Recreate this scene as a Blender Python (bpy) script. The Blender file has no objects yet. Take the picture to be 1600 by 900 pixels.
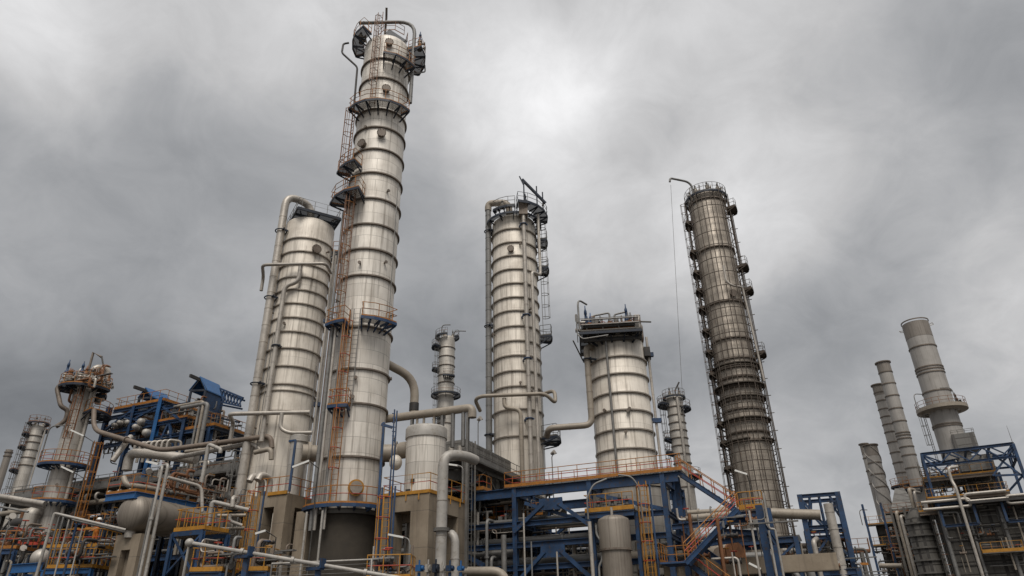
import bpy, bmesh, math, random
from mathutils import Vector, Matrix
R_ = math.radians
rnd = random.Random(11)
SC = bpy.context.scene
COL = SC.collection
# ------------------------------------------------------------------ camera
FPX = 1062.0                                   # focal length in pixels of the 1600 px wide photograph
CAMPOS = Vector((0, 0, 1.7))
_k = Vector((755 - 800, 450 + 1640, -FPX)).normalized()      # world up seen from the camera
_f = Vector((0, 0, -1))
_y = (_f - _k * _f.dot(_k)).normalized()
_x = _y.cross(_k)
ROT = Matrix((_x, _y, _k))
cam_d = bpy.data.cameras.new('camera'); cam = bpy.data.objects.new('camera', cam_d); COL.objects.link(cam)
cam_d.sensor_width = 36.0; cam_d.lens = 36.0 * FPX / 1600.0
cam_d.clip_start = 0.1; cam_d.clip_end = 6000
cam.matrix_world = Matrix.Translation(CAMPOS) @ ROT.to_4x4()
SC.camera = cam

def ray(px, py):
    return ROT @ Vector((px - 800, 450 - py, -FPX))
def W(px, py, Y):
    """site point seen at a pixel of the photograph at ground distance Y"""
    d = ray(px, py); return CAMPOS + d * (Y / d.y)
def WZ(px, py, z):
    d = ray(px, py); return CAMPOS + d * ((z - CAMPOS.z) / d.z)
def mpp(px, py, Y):
    d = ray(px, py); return Y / d.y            # metres per pixel there
# ------------------------------------------------------------------ world: overcast sky

SUN_EL, SUN_AZ = 57.0, 180.0
world = bpy.data.worlds.new('World'); SC.world = world; world.use_nodes = True
wt = world.node_tree; wt.nodes.clear()
def wn(t, **k):
    n = wt.nodes.new(t)
    for a, b in k.items(): setattr(n, a, b)
    return n
def wl(a, b): wt.links.new(a, b)
def wmath(op, a, b=None):
    n = wn('ShaderNodeMath', operation=op)
    for i, v in enumerate((a, b)):
        if v is None: continue
        if isinstance(v, (int, float)): n.inputs[i].default_value = v
        else: wl(v, n.inputs[i])
    return n.outputs[0]
w_out = wn('ShaderNodeOutputWorld'); w_bg = wn('ShaderNodeBackground'); w_bg.inputs['Strength'].default_value = 0.1
w_sky = wn('ShaderNodeTexSky'); w_sky.sky_type = 'NISHITA'; w_sky.sun_disc = False
w_sky.sun_elevation = R_(SUN_EL); w_sky.sun_rotation = R_(SUN_AZ); w_sky.dust_density = 3.0
w_tc = wn('ShaderNodeTexCoord')
nz = wn('ShaderNodeTexNoise'); nz.inputs['Scale'].default_value = 3.2; nz.inputs['Detail'].default_value = 5.0; nz.inputs['Roughness'].default_value = 0.55
wl(w_tc.outputs['Generated'], nz.inputs['Vector'])
off = wn('ShaderNodeVectorMath', operation='SUBTRACT'); wl(nz.outputs['Color'], off.inputs[0]); off.inputs[1].default_value = (.5, .5, .5)
sc_ = wn('ShaderNodeVectorMath', operation='SCALE'); wl(off.outputs[0], sc_.inputs[0]); sc_.inputs['Scale'].default_value = 0.2
wrp = wn('ShaderNodeVectorMath', operation='ADD'); wl(w_tc.outputs['Generated'], wrp.inputs[0]); wl(sc_.outputs[0], wrp.inputs[1])
CLOUD_BASE = 0.40
CLOUDS = [  # px, py, brightness change : brighter and darker masses of the cloud deck
 (10,10,0.169),(70,70,0.222),(0,90,-0.112),(200,40,0.086),(250,100,-0.053),(400,40,0.089),(500,30,0.130),(300,180,-0.040),(100,240,-0.106),(450,260,-0.036),(30,350,0.084),(200,350,0.001),(330,330,-0.059),(360,470,0.082),(50,480,-0.006),(180,530,-0.072),(300,560,-0.117),(30,570,-0.052),(120,690,-0.092),(700,30,0.097),(760,60,-0.056),(830,130,0.150),(785,190,0.268),(900,200,0.208),(960,260,-0.111),(1030,200,0.008),(700,220,-0.071),(680,280,-0.035),(1000,60,0.158),(1160,60,0.110),(1300,60,-0.007),(1500,40,-0.027),(1580,110,-0.074),(1450,130,0.019),(1250,150,-0.035),(1200,270,0.137),(1350,270,0.040),(1550,280,0.024),(890,350,0.097),(880,430,0.044),(1030,370,0.279),(1000,310,-0.041),(960,480,-0.066),(870,640,-0.296),(1060,560,-0.097),(690,460,0.004),(680,570,-0.133),(1190,350,0.103),(1300,330,-0.042),(1220,500,-0.040),(1350,470,-0.055),(1280,570,-0.048),(1420,400,0.006),(1560,470,0.179),(1500,640,-0.096),(1570,600,0.081),(1300,690,0.074),(880,705,0.390),(1130,740,0.095),(-150,300,-0.056),(-150,600,-0.132),(1750,300,0.025),(1750,600,0.029),(620,-150,0.205),(0,-150,0.189),(1300,-150,0.045)]
acc = CLOUD_BASE
for (px, py, a) in CLOUDS:
    c = ray(px, py).normalized()
    d = wn('ShaderNodeVectorMath', operation='DISTANCE'); wl(wrp.outputs[0], d.inputs[0]); d.inputs[1].default_value = c
    e = wmath('MULTIPLY', d.outputs['Value'], 1150.0 / 95)
    e = wmath('POWER', e, 2.0); e = wmath('MULTIPLY', e, -0.5); e = wmath('EXPONENT', e); e = wmath('MULTIPLY', e, a)
    acc = wmath('ADD', acc, e) if not isinstance(acc, float) else wmath('ADD', e, acc)
# the glow of the hidden sun through the deck, behind and above the photographer
sd = Vector((math.sin(R_(SUN_AZ)) * math.cos(R_(SUN_EL)), math.cos(R_(SUN_AZ)) * math.cos(R_(SUN_EL)), math.sin(R_(SUN_EL))))
d = wn('ShaderNodeVectorMath', operation='DISTANCE'); wl(wrp.outputs[0], d.inputs[0]); d.inputs[1].default_value = sd
e = wmath('MULTIPLY', d.outputs['Value'], 1.0 / 0.55); e = wmath('POWER', e, 2.0); e = wmath('MULTIPLY', e, -0.5); e = wmath('EXPONENT', e); e = wmath('MULTIPLY', e, 0.6)
acc = wmath('ADD', acc, e)
for (v_, s_, am) in (((0, -1, .08), .42, -.24), ((-.95, -.3, .08), .40, -.22), ((.95, -.3, .08), .40, -.22)):  # unseen dark patches added low in the sky to dim the lower plant
    d = wn('ShaderNodeVectorMath', operation='DISTANCE'); wl(w_tc.outputs['Generated'], d.inputs[0]); d.inputs[1].default_value = Vector(v_).normalized()
    e = wmath('MULTIPLY', d.outputs['Value'], 1.0 / s_); e = wmath('POWER', e, 2.0); e = wmath('MULTIPLY', e, -0.5); e = wmath('EXPONENT', e); acc = wmath('ADD', acc, wmath('MULTIPLY', e, am))
# fine cloud texture, stretched by the perspective of a flat deck
sp = wn('ShaderNodeSeparateXYZ'); wl(w_tc.outputs['Generated'], sp.inputs[0])
zz = wmath('ADD', wmath('MAXIMUM', sp.outputs['Z'], 0.0), 0.55)
cb = wn('ShaderNodeCombineXYZ'); wl(wmath('DIVIDE', sp.outputs['X'], zz), cb.inputs[0]); wl(wmath('DIVIDE', sp.outputs['Y'], zz), cb.inputs[1])
n2 = wn('ShaderNodeTexNoise'); n2.inputs['Scale'].default_value = 4.6; n2.inputs['Detail'].default_value = 7.0; n2.inputs['Roughness'].default_value = 0.5; n2.inputs['Distortion'].default_value = 0.4
wl(cb.outputs[0], n2.inputs['Vector'])
fine = wmath('MULTIPLY', wmath('SUBTRACT', n2.outputs['Fac'], 0.5), 0.24)
n3 = wn('ShaderNodeTexNoise'); n3.inputs['Scale'].default_value = 9.5; n3.inputs['Detail'].default_value = 9.0; n3.inputs['Roughness'].default_value = 0.62; n3.inputs['Distortion'].default_value = 0.5
wl(cb.outputs[0], n3.inputs['Vector'])
fine = wmath('ADD', fine, wmath('MULTIPLY', wmath('SUBTRACT', n3.outputs['Fac'], 0.5), 0.34))
acc = wmath('MAXIMUM', wmath('MULTIPLY', acc, wmath('ADD', wmath('MULTIPLY', fine, 1.7), 1.0)), 0.06)
tint = wn('ShaderNodeValToRGB'); wl(acc, tint.inputs[0])
tint.color_ramp.elements[0].position = 0.18; tint.color_ramp.elements[0].color = (0.935, 0.975, 1.035, 1)
tint.color_ramp.elements[1].position = 0.55; tint.color_ramp.elements[1].color = (0.995, 0.992, 1.0, 1)
cs = wn('ShaderNodeVectorMath', operation='SCALE'); wl(tint.outputs[0], cs.inputs[0]); wl(wmath('MULTIPLY', acc, 10.0), cs.inputs['Scale'])
mx = wn('ShaderNodeMix', data_type='RGBA'); mx.inputs['Factor'].default_value = 0.97
wl(w_sky.outputs[0], mx.inputs['A']); wl(cs.outputs[0], mx.inputs['B'])
wl(mx.outputs['Result'], w_bg.inputs['Color']); wl(w_bg.outputs[0], w_out.inputs[0])
# ------------------------------------------------------------------ sun
sun_d = bpy.data.lights.new('sun', 'SUN'); sun_d.energy = 2.2; sun_d.angle = R_(28); sun_d.color = (1.0, 0.95, 0.88)
sun = bpy.data.objects.new('sun', sun_d); COL.objects.link(sun)
sun.rotation_euler = (-sd).to_track_quat('-Z', 'Y').to_euler()
SC.view_settings.view_transform = 'Standard'; SC.view_settings.look = 'None'
SC.view_settings.exposure = 0.0; SC.view_settings.gamma = 1.0; SC.view_settings.use_curve_mapping = False
# ------------------------------------------------------------------ materials
MATS = {}
class NT:
    def __init__(s, name):
        m = bpy.data.materials.new(name); m.use_nodes = True
        s.m = m; s.t = m.node_tree; s.t.nodes.clear()
        s.out = s.n('ShaderNodeOutputMaterial'); s.p = s.n('ShaderNodeBsdfPrincipled'); s.l(s.p.outputs[0], s.out.inputs[0])
        s.tc = s.n('ShaderNodeTexCoord').outputs['Object']
        MATS[name] = m
    def n(s, t, **k):
        n = s.t.nodes.new(t)
        for a, b in k.items(): setattr(n, a, b)
        return n
    def l(s, a, b): s.t.links.new(a, b)
    def math(s, op, a, b=None):
        n = s.n('ShaderNodeMath', operation=op)
        for i, v in enumerate((a, b)):
            if v is None: continue
            if isinstance(v, (int, float)): n.inputs[i].default_value = v
            else: s.l(v, n.inputs[i])
        return n.outputs[0]
    def mapv(s, vec, scale):
        n = s.n('ShaderNodeMapping'); s.l(vec, n.inputs['Vector']); n.inputs['Scale'].default_value = scale; return n.outputs[0]
    def noise(s, vec, scale, detail=4, rough=.55):
        n = s.n('ShaderNodeTexNoise'); n.inputs['Scale'].default_value = scale; n.inputs['Detail'].default_value = detail; n.inputs['Roughness'].default_value = rough
        s.l(vec, n.inputs['Vector']); return n.outputs['Fac']
    def ramp(s, f, a, b, ca=(0, 0, 0), cb=(1, 1, 1)):
        n = s.n('ShaderNodeValToRGB'); s.l(f, n.inputs[0]); e = n.color_ramp.elements
        e[0].position = a; e[0].color = (*ca, 1); e[1].position = b; e[1].color = (*cb, 1); return n.outputs[0]
    def mix(s, f, a, b, mode='MIX'):
        n = s.n('ShaderNodeMix', data_type='RGBA', blend_type=mode)
        for k, v in (('Factor', f), ('A', a), ('B', b)):
            if isinstance(v, (int, float)): n.inputs[k].default_value = v
            elif isinstance(v, tuple): n.inputs[k].default_value = (*v, 1)
            else: s.l(v, n.inputs[k])
        return n.outputs['Result']
    def fin(s, color, rough=.5, metal=0., bump=None, bs=.2, bd=.02):
        for k, v in (('Base Color', color), ('Roughness', rough), ('Metallic', metal)):
            if isinstance(v, (int, float)): s.p.inputs[k].default_value = v
            elif isinstance(v, tuple): s.p.inputs[k].default_value = (*v, 1)
            else: s.l(v, s.p.inputs[k])
        if bump is not None:
            b = s.n('ShaderNodeBump'); b.inputs['Strength'].default_value = bs; b.inputs['Distance'].default_value = bd
            s.l(bump, b.inputs['Height']); s.l(b.outputs[0], s.p.inputs['Normal'])
        return s.m
def cladding(name, col, dark, streak=.5, seam=True, metal=.55, rough=.42, rust=0., bw=2.0, rh=1.05, dirt=(.16, .13, .10), var=.80, gap=.018):
    t = NT(name); sx = t.n('ShaderNodeSeparateXYZ'); t.l(t.tc, sx.inputs[0])
    u = t.math('MULTIPLY', t.math('ARCTAN2', sx.outputs[1], sx.outputs[0]), 2.2)
    cb = t.n('ShaderNodeCombineXYZ'); t.l(u, cb.inputs[0]); t.l(sx.outputs[2], cb.inputs[1])
    uv = cb.outputs[0]
    br = t.n('ShaderNodeTexBrick'); t.l(uv, br.inputs['Vector']); br.inputs['Scale'].default_value = 1.0
    br.inputs['Brick Width'].default_value = bw; br.inputs['Row Height'].default_value = rh; br.inputs['Mortar Size'].default_value = gap
    br.inputs['Mortar Smooth'].default_value = .3; br.inputs['Bias'].default_value = 0
    br.inputs['Color1'].default_value = (*col, 1); br.inputs['Color2'].default_value = (*[c * var for c in col], 1); br.inputs['Mortar'].default_value = (*[c * .45 for c in col], 1)
    oi = t.n('ShaderNodeObjectInfo')
    ov = t.n('ShaderNodeVectorMath', operation='ADD'); t.l(t.tc, ov.inputs[0]); t.l(oi.outputs['Location'], ov.inputs[1])
    blot = t.noise(ov.outputs[0], .55, 5, .62)
    base = br.outputs['Color'] if seam else t.mix(blot, tuple(c * .92 for c in col), col)
    c = t.mix(t.ramp(blot, .42, .66), base, tuple(dark))
    c = t.mix(t.math('MULTIPLY', t.ramp(blot, .35, .62), .55), base, c)
    ss = t.noise(t.mapv(uv, (2.6, .09, 1)), 1.6, 6, .62)
    c = t.mix(t.math('MULTIPLY', t.ramp(ss, .50, .74), streak), c, dirt)
    fs = t.noise(t.mapv(uv, (9, .35, 1)), 1.5, 5, .6)
    c = t.mix(t.math('MULTIPLY', t.ramp(fs, .55, .8), streak * .6), c, tuple(d * .8 for d in dirt))
    if rust:
        rs = t.noise(t.mapv(uv, (1.6, .22, 1)), 2.3, 6, .65)
        c = t.mix(t.math('MULTIPLY', t.ramp(rs, .60, .72), rust), c, (.16, .065, .025))
    hgt = t.math('ADD', t.math('MULTIPLY', br.outputs['Fac'], -.6 if seam else 0.), t.math('MULTIPLY', t.noise(t.mapv(uv, (1, .6, 1)), 1.4, 3), .8))
    rg = t.math('ADD', t.math('MULTIPLY', blot, .3), rough - .12)
    return t.fin(c, rg, metal, hgt, .35, .03)
cladding('aluminium_cladding', (.80, .745, .665), (.52, .47, .405), .78, metal=.16, rough=.52, var=.74)
cladding('aluminium_cladding_plain', (.72, .66, .575), (.45, .395, .33), .9, metal=.14, rough=.55, bw=3.1, rh=2.3, var=.93, gap=.008)
cladding('dull_cladding', (.50, .465, .415), (.33, .30, .26), .55, metal=.35, rough=.5)
cladding('old_cladding', (.44, .385, .32), (.20, .17, .138), .95, metal=.3, rough=.5, rust=.65, bw=1.6, rh=.8, dirt=(.075, .06, .048))
cladding('stained_cladding', (.27, .235, .195), (.16, .135, .11), .95, metal=.3, rough=.5, seam=False, rust=.3, dirt=(.09, .07, .052))
cladding('stack_steel', (.41, .385, .355), (.29, .27, .245), .45, seam=False, metal=.15, rough=.6, dirt=(.12, .10, .085))
cladding('stack_top_steel', (.27, .24, .21), (.17, .15, .13), .7, seam=False, metal=.2, rough=.6, dirt=(.08, .065, .05))
def simple(name, col, rough=.5, metal=0., var=.25, sc=1.3, dirt=None, damt=.5, dthr=(.52, .7), bump=.15):
    t = NT(name); oi = t.n('ShaderNodeObjectInfo')
    ov = t.n('ShaderNodeVectorMath', operation='ADD'); t.l(t.tc, ov.inputs[0]); t.l(oi.outputs['Location'], ov.inputs[1])
    n1 = t.noise(ov.outputs[0], sc, 5, .6); n2 = t.noise(ov.outputs[0], sc * 5.3, 4, .6)
    c = t.mix(t.ramp(n1, .35, .68), tuple(c * (1 - var) for c in col), tuple(min(1, c * (1 + var * .4)) for c in col))
    if dirt: c = t.mix(t.math('MULTIPLY', t.ramp(n2, *dthr), damt), c, dirt)
    return t.fin(c, t.math('ADD', t.math('MULTIPLY', n1, .25), rough - .12), metal, n2, bump, .01)
simple('pipe_silver', (.47, .43, .38), .45, .3, .2, .8, (.25, .21, .17), .5)
simple('pipe_tan', (.33, .285, .23), .55, .1, .2, .6, (.2, .16, .12), .5)
simple('pipe_brown', (.21, .165, .13), .6, .1, .25, .7, (.13, .09, .06), .6)
simple('pipe_grey', (.22, .215, .205), .55, .2, .25, .8, (.14, .12, .1), .5)
simple('pipe_white', (.40, .375, .34), .5, .1, .25, .8, (.2, .165, .12), .6)
simple('ring_steel', (.20, .165, .135), .6, .3, .35, 1.2, (.1, .055, .03), .6)
simple('ring_aluminium', (.36, .315, .265), .45, .5, .25, 1.2, (.2, .16, .12), .6)
simple('blue_steel', (.019, .055, .13), .55, 0., .45, .8, (.055, .036, .024), .85, (.54, .68))
simple('blue_bright', (.022, .105, .27), .45, 0., .2, .9, (.05, .09, .16), .4)
simple('dark_blue_steel', (.013, .021, .038), .55, 0., .35, 1.0, (.05, .035, .025), .5)
simple('yellow_paint', (.44, .205, .02), .5, 0., .25, 2.0, (.2, .09, .03), .6)
simple('orange_paint', (.38, .15, .022), .55, 0., .3, 2.0, (.16, .06, .025), .6)
simple('rusty_rail', (.25, .115, .055), .65, 0., .35, 2.0, (.11, .05, .025), .7)
simple('red_paint', (.42, .05, .025), .5, 0., .25, 2.0, (.18, .04, .02), .5)
simple('galvanised', (.22, .212, .20), .5, .45, .25, 1.5, (.14, .12, .10), .55)
simple('grey_steel', (.14, .132, .12), .6, .2, .3, 1.1, (.1, .075, .055), .6)
simple('scaffold_tube', (.11, .088, .07), .6, .35, .4, 2.0, (.06, .032, .018), .7)
simple('scaffold_board', (.085, .068, .052), .8, 0., .4, 2.0, (.03, .024, .02), .6)
simple('rust', (.20, .085, .035), .8, 0., .4, 2.0, (.08, .03, .015), .7)
simple('white_lamp', (.75, .74, .70), .35, 0., .1, 2.0)
simple('dark_machine', (.05, .047, .045), .6, .2, .3, 1.5, (.1, .06, .03), .4)
simple('hi_vis_orange', (.50, .15, .02), .8, 0., .2, 4.0)
simple('skin', (.35, .2, .14), .6, 0., .1, 4.0)
simple('helmet_white', (.78, .77, .73), .35, 0., .05, 4.0)
simple('boot_black', (.03, .028, .026), .6, 0., .1, 4.0)
simple('gravel', (.085, .078, .07), .9, 0., .3, .35, (.05, .046, .04), .6, (.45, .7), .6)
def grating(name, col, open_):
    t = NT(name); n1 = t.noise(t.tc, 1.1, 4); t.fin(t.mix(n1, tuple(c * .6 for c in col), col), .65, .3)
    tr = t.n('ShaderNodeBsdfTransparent'); m = t.n('ShaderNodeMixShader'); m.inputs[0].default_value = open_
    t.l(t.p.outputs[0], m.inputs[1]); t.l(tr.outputs[0], m.inputs[2]); t.l(m.outputs[0], t.out.inputs[0])
grating('dark_grating', (.085, .08, .075), .38); grating('light_grating', (.13, .125, .115), .5)
def concrete():
    t = NT('concrete')
    n1 = t.noise(t.tc, .5, 6, .6); n2 = t.noise(t.mapv(t.tc, (2.2, 2.2, .12)), 1.2, 6, .65); n3 = t.noise(t.tc, 9, 4, .6)
    c = t.mix(t.ramp(n1, .35, .68), (.20, .158, .112), (.31, .255, .19))
    c = t.mix(t.math('MULTIPLY', t.ramp(n2, .52, .74), .75), c, (.12, .098, .076))
    c = t.mix(t.math('MULTIPLY', t.ramp(n3, .58, .75), .3), c, (.16, .13, .1))
    sx = t.n('ShaderNodeSeparateXYZ'); t.l(t.tc, sx.inputs[0])
    fr = t.math('FRACT', t.math('MULTIPLY', sx.outputs[2], .48))
    seam = t.math('LESS_THAN', fr, .022)
    c = t.mix(t.math('MULTIPLY', seam, .5), c, (.1, .085, .07))
    return t.fin(c, .88, 0., t.math('SUBTRACT', n3, t.math('MULTIPLY', seam, .8)), .4, .02)
concrete()
simple('shaded_concrete', (.060, .050, .038), .9, 0., .35, .7, (.05, .042, .034), .7, (.42, .7), .5)  # skirt concrete with the shade of the deck above put into its colour
def panel(name, col, pw, ph, dark, metal=.1):
    t = NT(name); sx = t.n('ShaderNodeSeparateXYZ'); t.l(t.tc, sx.inputs[0])
    cb = t.n('ShaderNodeCombineXYZ'); t.l(t.math('ADD', sx.outputs[0], sx.outputs[1]), cb.inputs[0]); t.l(sx.outputs[2], cb.inputs[1])
    br = t.n('ShaderNodeTexBrick'); br.offset = 0; t.l(cb.outputs[0], br.inputs['Vector']); br.inputs['Scale'].default_value = 1
    br.inputs['Brick Width'].default_value = pw; br.inputs['Row Height'].default_value = ph; br.inputs['Mortar Size'].default_value = .075; br.inputs['Bias'].default_value = 0
    br.inputs['Color1'].default_value = (*col, 1); br.inputs['Color2'].default_value = (*[c * .8 for c in col], 1); br.inputs['Mortar'].default_value = (*dark, 1)
    s2 = t.noise(t.mapv(t.tc, (2.5, 2.5, .15)), 1.2, 6, .62); n1 = t.noise(t.tc, .5, 5, .6)
    c = t.mix(t.math('MULTIPLY', t.ramp(s2, .5, .72), .7), br.outputs['Color'], tuple(d * 1.1 for d in dark))
    c = t.mix(t.math('MULTIPLY', t.ramp(n1, .45, .7), .45), c, tuple(c * .6 for c in col))
    return t.fin(c, .65, metal, t.math('MULTIPLY', br.outputs['Fac'], -1.), .5, .05)
panel('furnace_panel', (.125, .115, .10), 1.0, 1.35, (.022, .018, .015))
panel('duct_panel', (.19, .182, .168), .8, .9, (.10, .092, .084))
panel('cooler_panel', (.20, .19, .175), 1.6, .55, (.075, .07, .062))
panel('dark_wall_panel', (.075, .07, .065), 1.2, 2.5, (.035, .032, .03))
# ------------------------------------------------------------------ mesh building
ORG = {}
class M:
    def __init__(s): s.v = []; s.f = []; s.sm = []
    def quad(s, fs, sm=False):
        for f in fs: s.f.append(f); s.sm.append(sm)
    def hexa(s, p):   # 8 corners: bottom 0-3 ccw, top 4-7
        b = len(s.v); s.v += [tuple(q) for q in p]
        s.quad([(b+3, b+2, b+1, b), (b+4, b+5, b+6, b+7), (b, b+1, b+5, b+4), (b+1, b+2, b+6, b+5), (b+2, b+3, b+7, b+6), (b+3, b, b+4, b+7)]); return s
    def box(s, c, sx, sy, sz, rz=0.):
        ca, sa = math.cos(rz), math.sin(rz); P = []
        for z in (-.5, .5):
            for (a, b) in ((-.5, -.5), (.5, -.5), (.5, .5), (-.5, .5)):
                x, y = a * sx, b * sy
                P.append((c[0] + x * ca - y * sa, c[1] + x * sa + y * ca, c[2] + z * sz))
        return s.hexa(P)
    def beam(s, p, q, w, h, up=None):
        p, q = Vector(p), Vector(q); d = (q - p).normalized(); up = up or Vector((0, 0, 1))
        if abs(d.dot(up)) > .98: up = Vector((0, 1, 0))
        a = d.cross(up).normalized() * w / 2; b = a.cross(d).normalized() * h / 2
        return s.hexa([p - a - b, p + a - b, q + a - b, q - a - b, p - a + b, p + a + b, q + a + b, q - a + b])
    def ibeam(s, p, q, w, h, t=.03, up=None):
        p, q = Vector(p), Vector(q); d = (q - p).normalized(); up = up or Vector((0, 0, 1))
        if abs(d.dot(up)) > .98: up = Vector((0, 1, 0))
        a = d.cross(up).normalized(); b = a.cross(d).normalized()
        W2, H2, T = w / 2, h / 2, t / 2
        prof = [(-W2, -H2), (W2, -H2), (W2, -H2 + t), (T, -H2 + t), (T, H2 - t), (W2, H2 - t), (W2, H2), (-W2, H2), (-W2, H2 - t), (-T, H2 - t), (-T, -H2 + t), (-W2, -H2 + t)]
        n = len(prof); o = len(s.v)
        for e in (p, q): s.v += [tuple(e + a * x + b * y) for x, y in prof]
        s.quad([(o + i, o + (i + 1) % n, o + n + (i + 1) % n, o + n + i) for i in range(n)])
        s.quad([tuple(range(o + n - 1, o - 1, -1)), tuple(range(o + n, o + 2 * n))]); return s
    def tube(s, pts, r, n=10, bend=0., close=False, caps=True, k=5, seams=None):
        pts = [Vector(p) for p in pts]
        if bend > 0 and len(pts) > 2:
            P = [pts[0]]
            for i in range(1, len(pts) - 1):
                a, b, c = pts[i - 1], pts[i], pts[i + 1]
                t = min(bend, (b - a).length * .49, (c - b).length * .49)
                p0 = b + (a - b).normalized() * t; p2 = b + (c - b).normalized() * t
                for j in range(k + 1):
                    u = j / k; P.append(p0 * (1 - u) ** 2 + b * 2 * u * (1 - u) * .94 + (p0 + p2) * .5 * 2 * u * (1 - u) * .06 + p2 * u * u)
            P.append(pts[-1]); pts = P
        if seams and not close and not isinstance(r, (list, tuple)):
            P, RR = [], []
            for i, q in enumerate(pts):
                P.append(q); RR.append(r)
                if i == len(pts) - 1: break
                e = pts[i + 1]; L = (e - q).length; d = (e - q).normalized()
                for sp_, fac, hw in seams:
                    if L > sp_ * .8:
                        k_ = max(1, int(L / sp_))
                        for j in range(k_):
                            u = L * (j + .5) / k_
                            for du, f in ((-hw - .001, 1), (-hw, fac), (hw, fac), (hw + .001, 1)): P.append(q + d * (u + du)); RR.append(r * f)
                        break
            order = P; pts, r = P, RR
        m = len(pts); o = len(s.v); nrm = None
        for i, p in enumerate(pts):
            if close: d = (pts[(i + 1) % m] - pts[i - 1]).normalized()
            else: d = (pts[min(i + 1, m - 1)] - pts[max(i - 1, 0)]).normalized()
            if nrm is None:
                nrm = d.cross(Vector((0, 0, 1)))
                if nrm.length < .1: nrm = d.cross(Vector((1, 0, 0)))
            nrm = (nrm - d * nrm.dot(d)).normalized(); bn = d.cross(nrm)
            rr = r[i] if isinstance(r, (list, tuple)) else r
            s.v += [tuple(p + nrm * math.cos(2 * math.pi * j / n) * rr + bn * math.sin(2 * math.pi * j / n) * rr) for j in range(n)]
        for i in range(m if close else m - 1):
            a = o + i * n; b = o + ((i + 1) % m) * n
            ra, rb = (r[i], r[(i + 1) % m]) if isinstance(r, (list, tuple)) else (0, 0)
            s.quad([(a + j, a + (j + 1) % n, b + (j + 1) % n, b + j) for j in range(n)], abs(ra - rb) < 1e-6 or m == 2)
        if caps and not close: s.quad([tuple(range(o + n - 1, o - 1, -1)), tuple(range(o + (m - 1) * n, o + m * n))])
        return s
    def cyl(s, p, q, r, n=16, r2=None): return s.tube([p, q], [r, r if r2 is None else r2], n)
    def lathe(s, c, prof, n=48, a0=0., a1=360., sharp=()):
        full = abs(a1 - a0) >= 359.9; k = n if full else n + 1; o = len(s.v)
        for (r, z) in prof:
            for j in range(k):
                a = R_(a0 + (a1 - a0) * j / n); s.v.append((c[0] + r * math.cos(a), c[1] + r * math.sin(a), z))
        for i in range(len(prof) - 1):
            A = o + i * k; B = A + k
            s.quad([(A + j, A + (j + 1) % k, B + (j + 1) % k, B + j) for j in range(n)], not (i in sharp))
        return s
    def sector(s, c, r0, r1, z0, z1, a0, a1, n=12):
        o = len(s.v)
        for j in range(n + 1):
            a = R_(a0 + (a1 - a0) * j / n); ca, sa = math.cos(a), math.sin(a)
            for (r, z) in ((r0, z0), (r1, z0), (r1, z1), (r0, z1)): s.v.append((c[0] + r * ca, c[1] + r * sa, z))
        for j in range(n):
            A = o + j * 4; B = A + 4
            s.quad([(A + i, A + (i + 1) % 4, B + (i + 1) % 4, B + i) for i in range(4)])
        s.quad([(o + 3, o + 2, o + 1, o), (o + n * 4, o + n * 4 + 1, o + n * 4 + 2, o + n * 4 + 3)]); return s
    def ball(s, c, rx, ry, rz, n=20, m=10, ax=None):
        o = len(s.v); ax = ax or Matrix.Identity(3)
        for i in range(m + 1):
            t = math.pi * i / m
            for j in range(n):
                a = 2 * math.pi * j / n
                s.v.append(tuple(Vector(c) + ax @ Vector((rx * math.sin(t) * math.cos(a), ry * math.sin(t) * math.sin(a), rz * math.cos(t)))))
        for i in range(m):
            A = o + i * n; B = A + n
            s.quad([(A + j, B + j, B + (j + 1) % n, A + (j + 1) % n) for j in range(n)], True)
        return s
    def build(s, name, mat, parent=None):
        org = ORG[parent.name] if parent else Vector(s.v[0]) * 0
        me = bpy.data.meshes.new(name)
        if not parent:
            xs = [v[0] for v in s.v]; ys = [v[1] for v in s.v]; zs = [v[2] for v in s.v]
            org = Vector(((min(xs) + max(xs)) / 2, (min(ys) + max(ys)) / 2, min(zs)))
        me.from_pydata([(x - org.x, y - org.y, z - org.z) for x, y, z in s.v], [], s.f)
        me.polygons.foreach_set('use_smooth', s.sm); me.materials.append(MATS[mat]); me.update()
        if any(s.sm) and not all(s.sm): me.set_sharp_from_angle(angle=R_(62))
        o = bpy.data.objects.new(name, me); COL.objects.link(o)
        if parent: o.parent = parent
        else: o.location = org
        ORG[o.name] = org; return o
def tag(o, label, cat, group=None, kind=None):
    if label: o['label'] = label
    if cat: o['category'] = cat
    if group: o['group'] = group
    if kind or cat: o['kind'] = kind or 'thing'
    return o
def thing(name, label, cat, loc, group=None):
    o = bpy.data.objects.new(name, None); COL.objects.link(o); o.location = loc; o.empty_display_size = .3
    ORG[o.name] = Vector(loc); return tag(o, label, cat, group)
def lerp(a, b, t): return Vector(a) * (1 - t) + Vector(b) * t
def arc(c, r, z, a0, a1, n=None):
    n = n or max(2, int(abs(a1 - a0) / 10))
    return [Vector((c[0] + r * math.cos(R_(a0 + (a1 - a0) * i / n)), c[1] + r * math.sin(R_(a0 + (a1 - a0) * i / n)), z)) for i in range(n + 1)]
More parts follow.
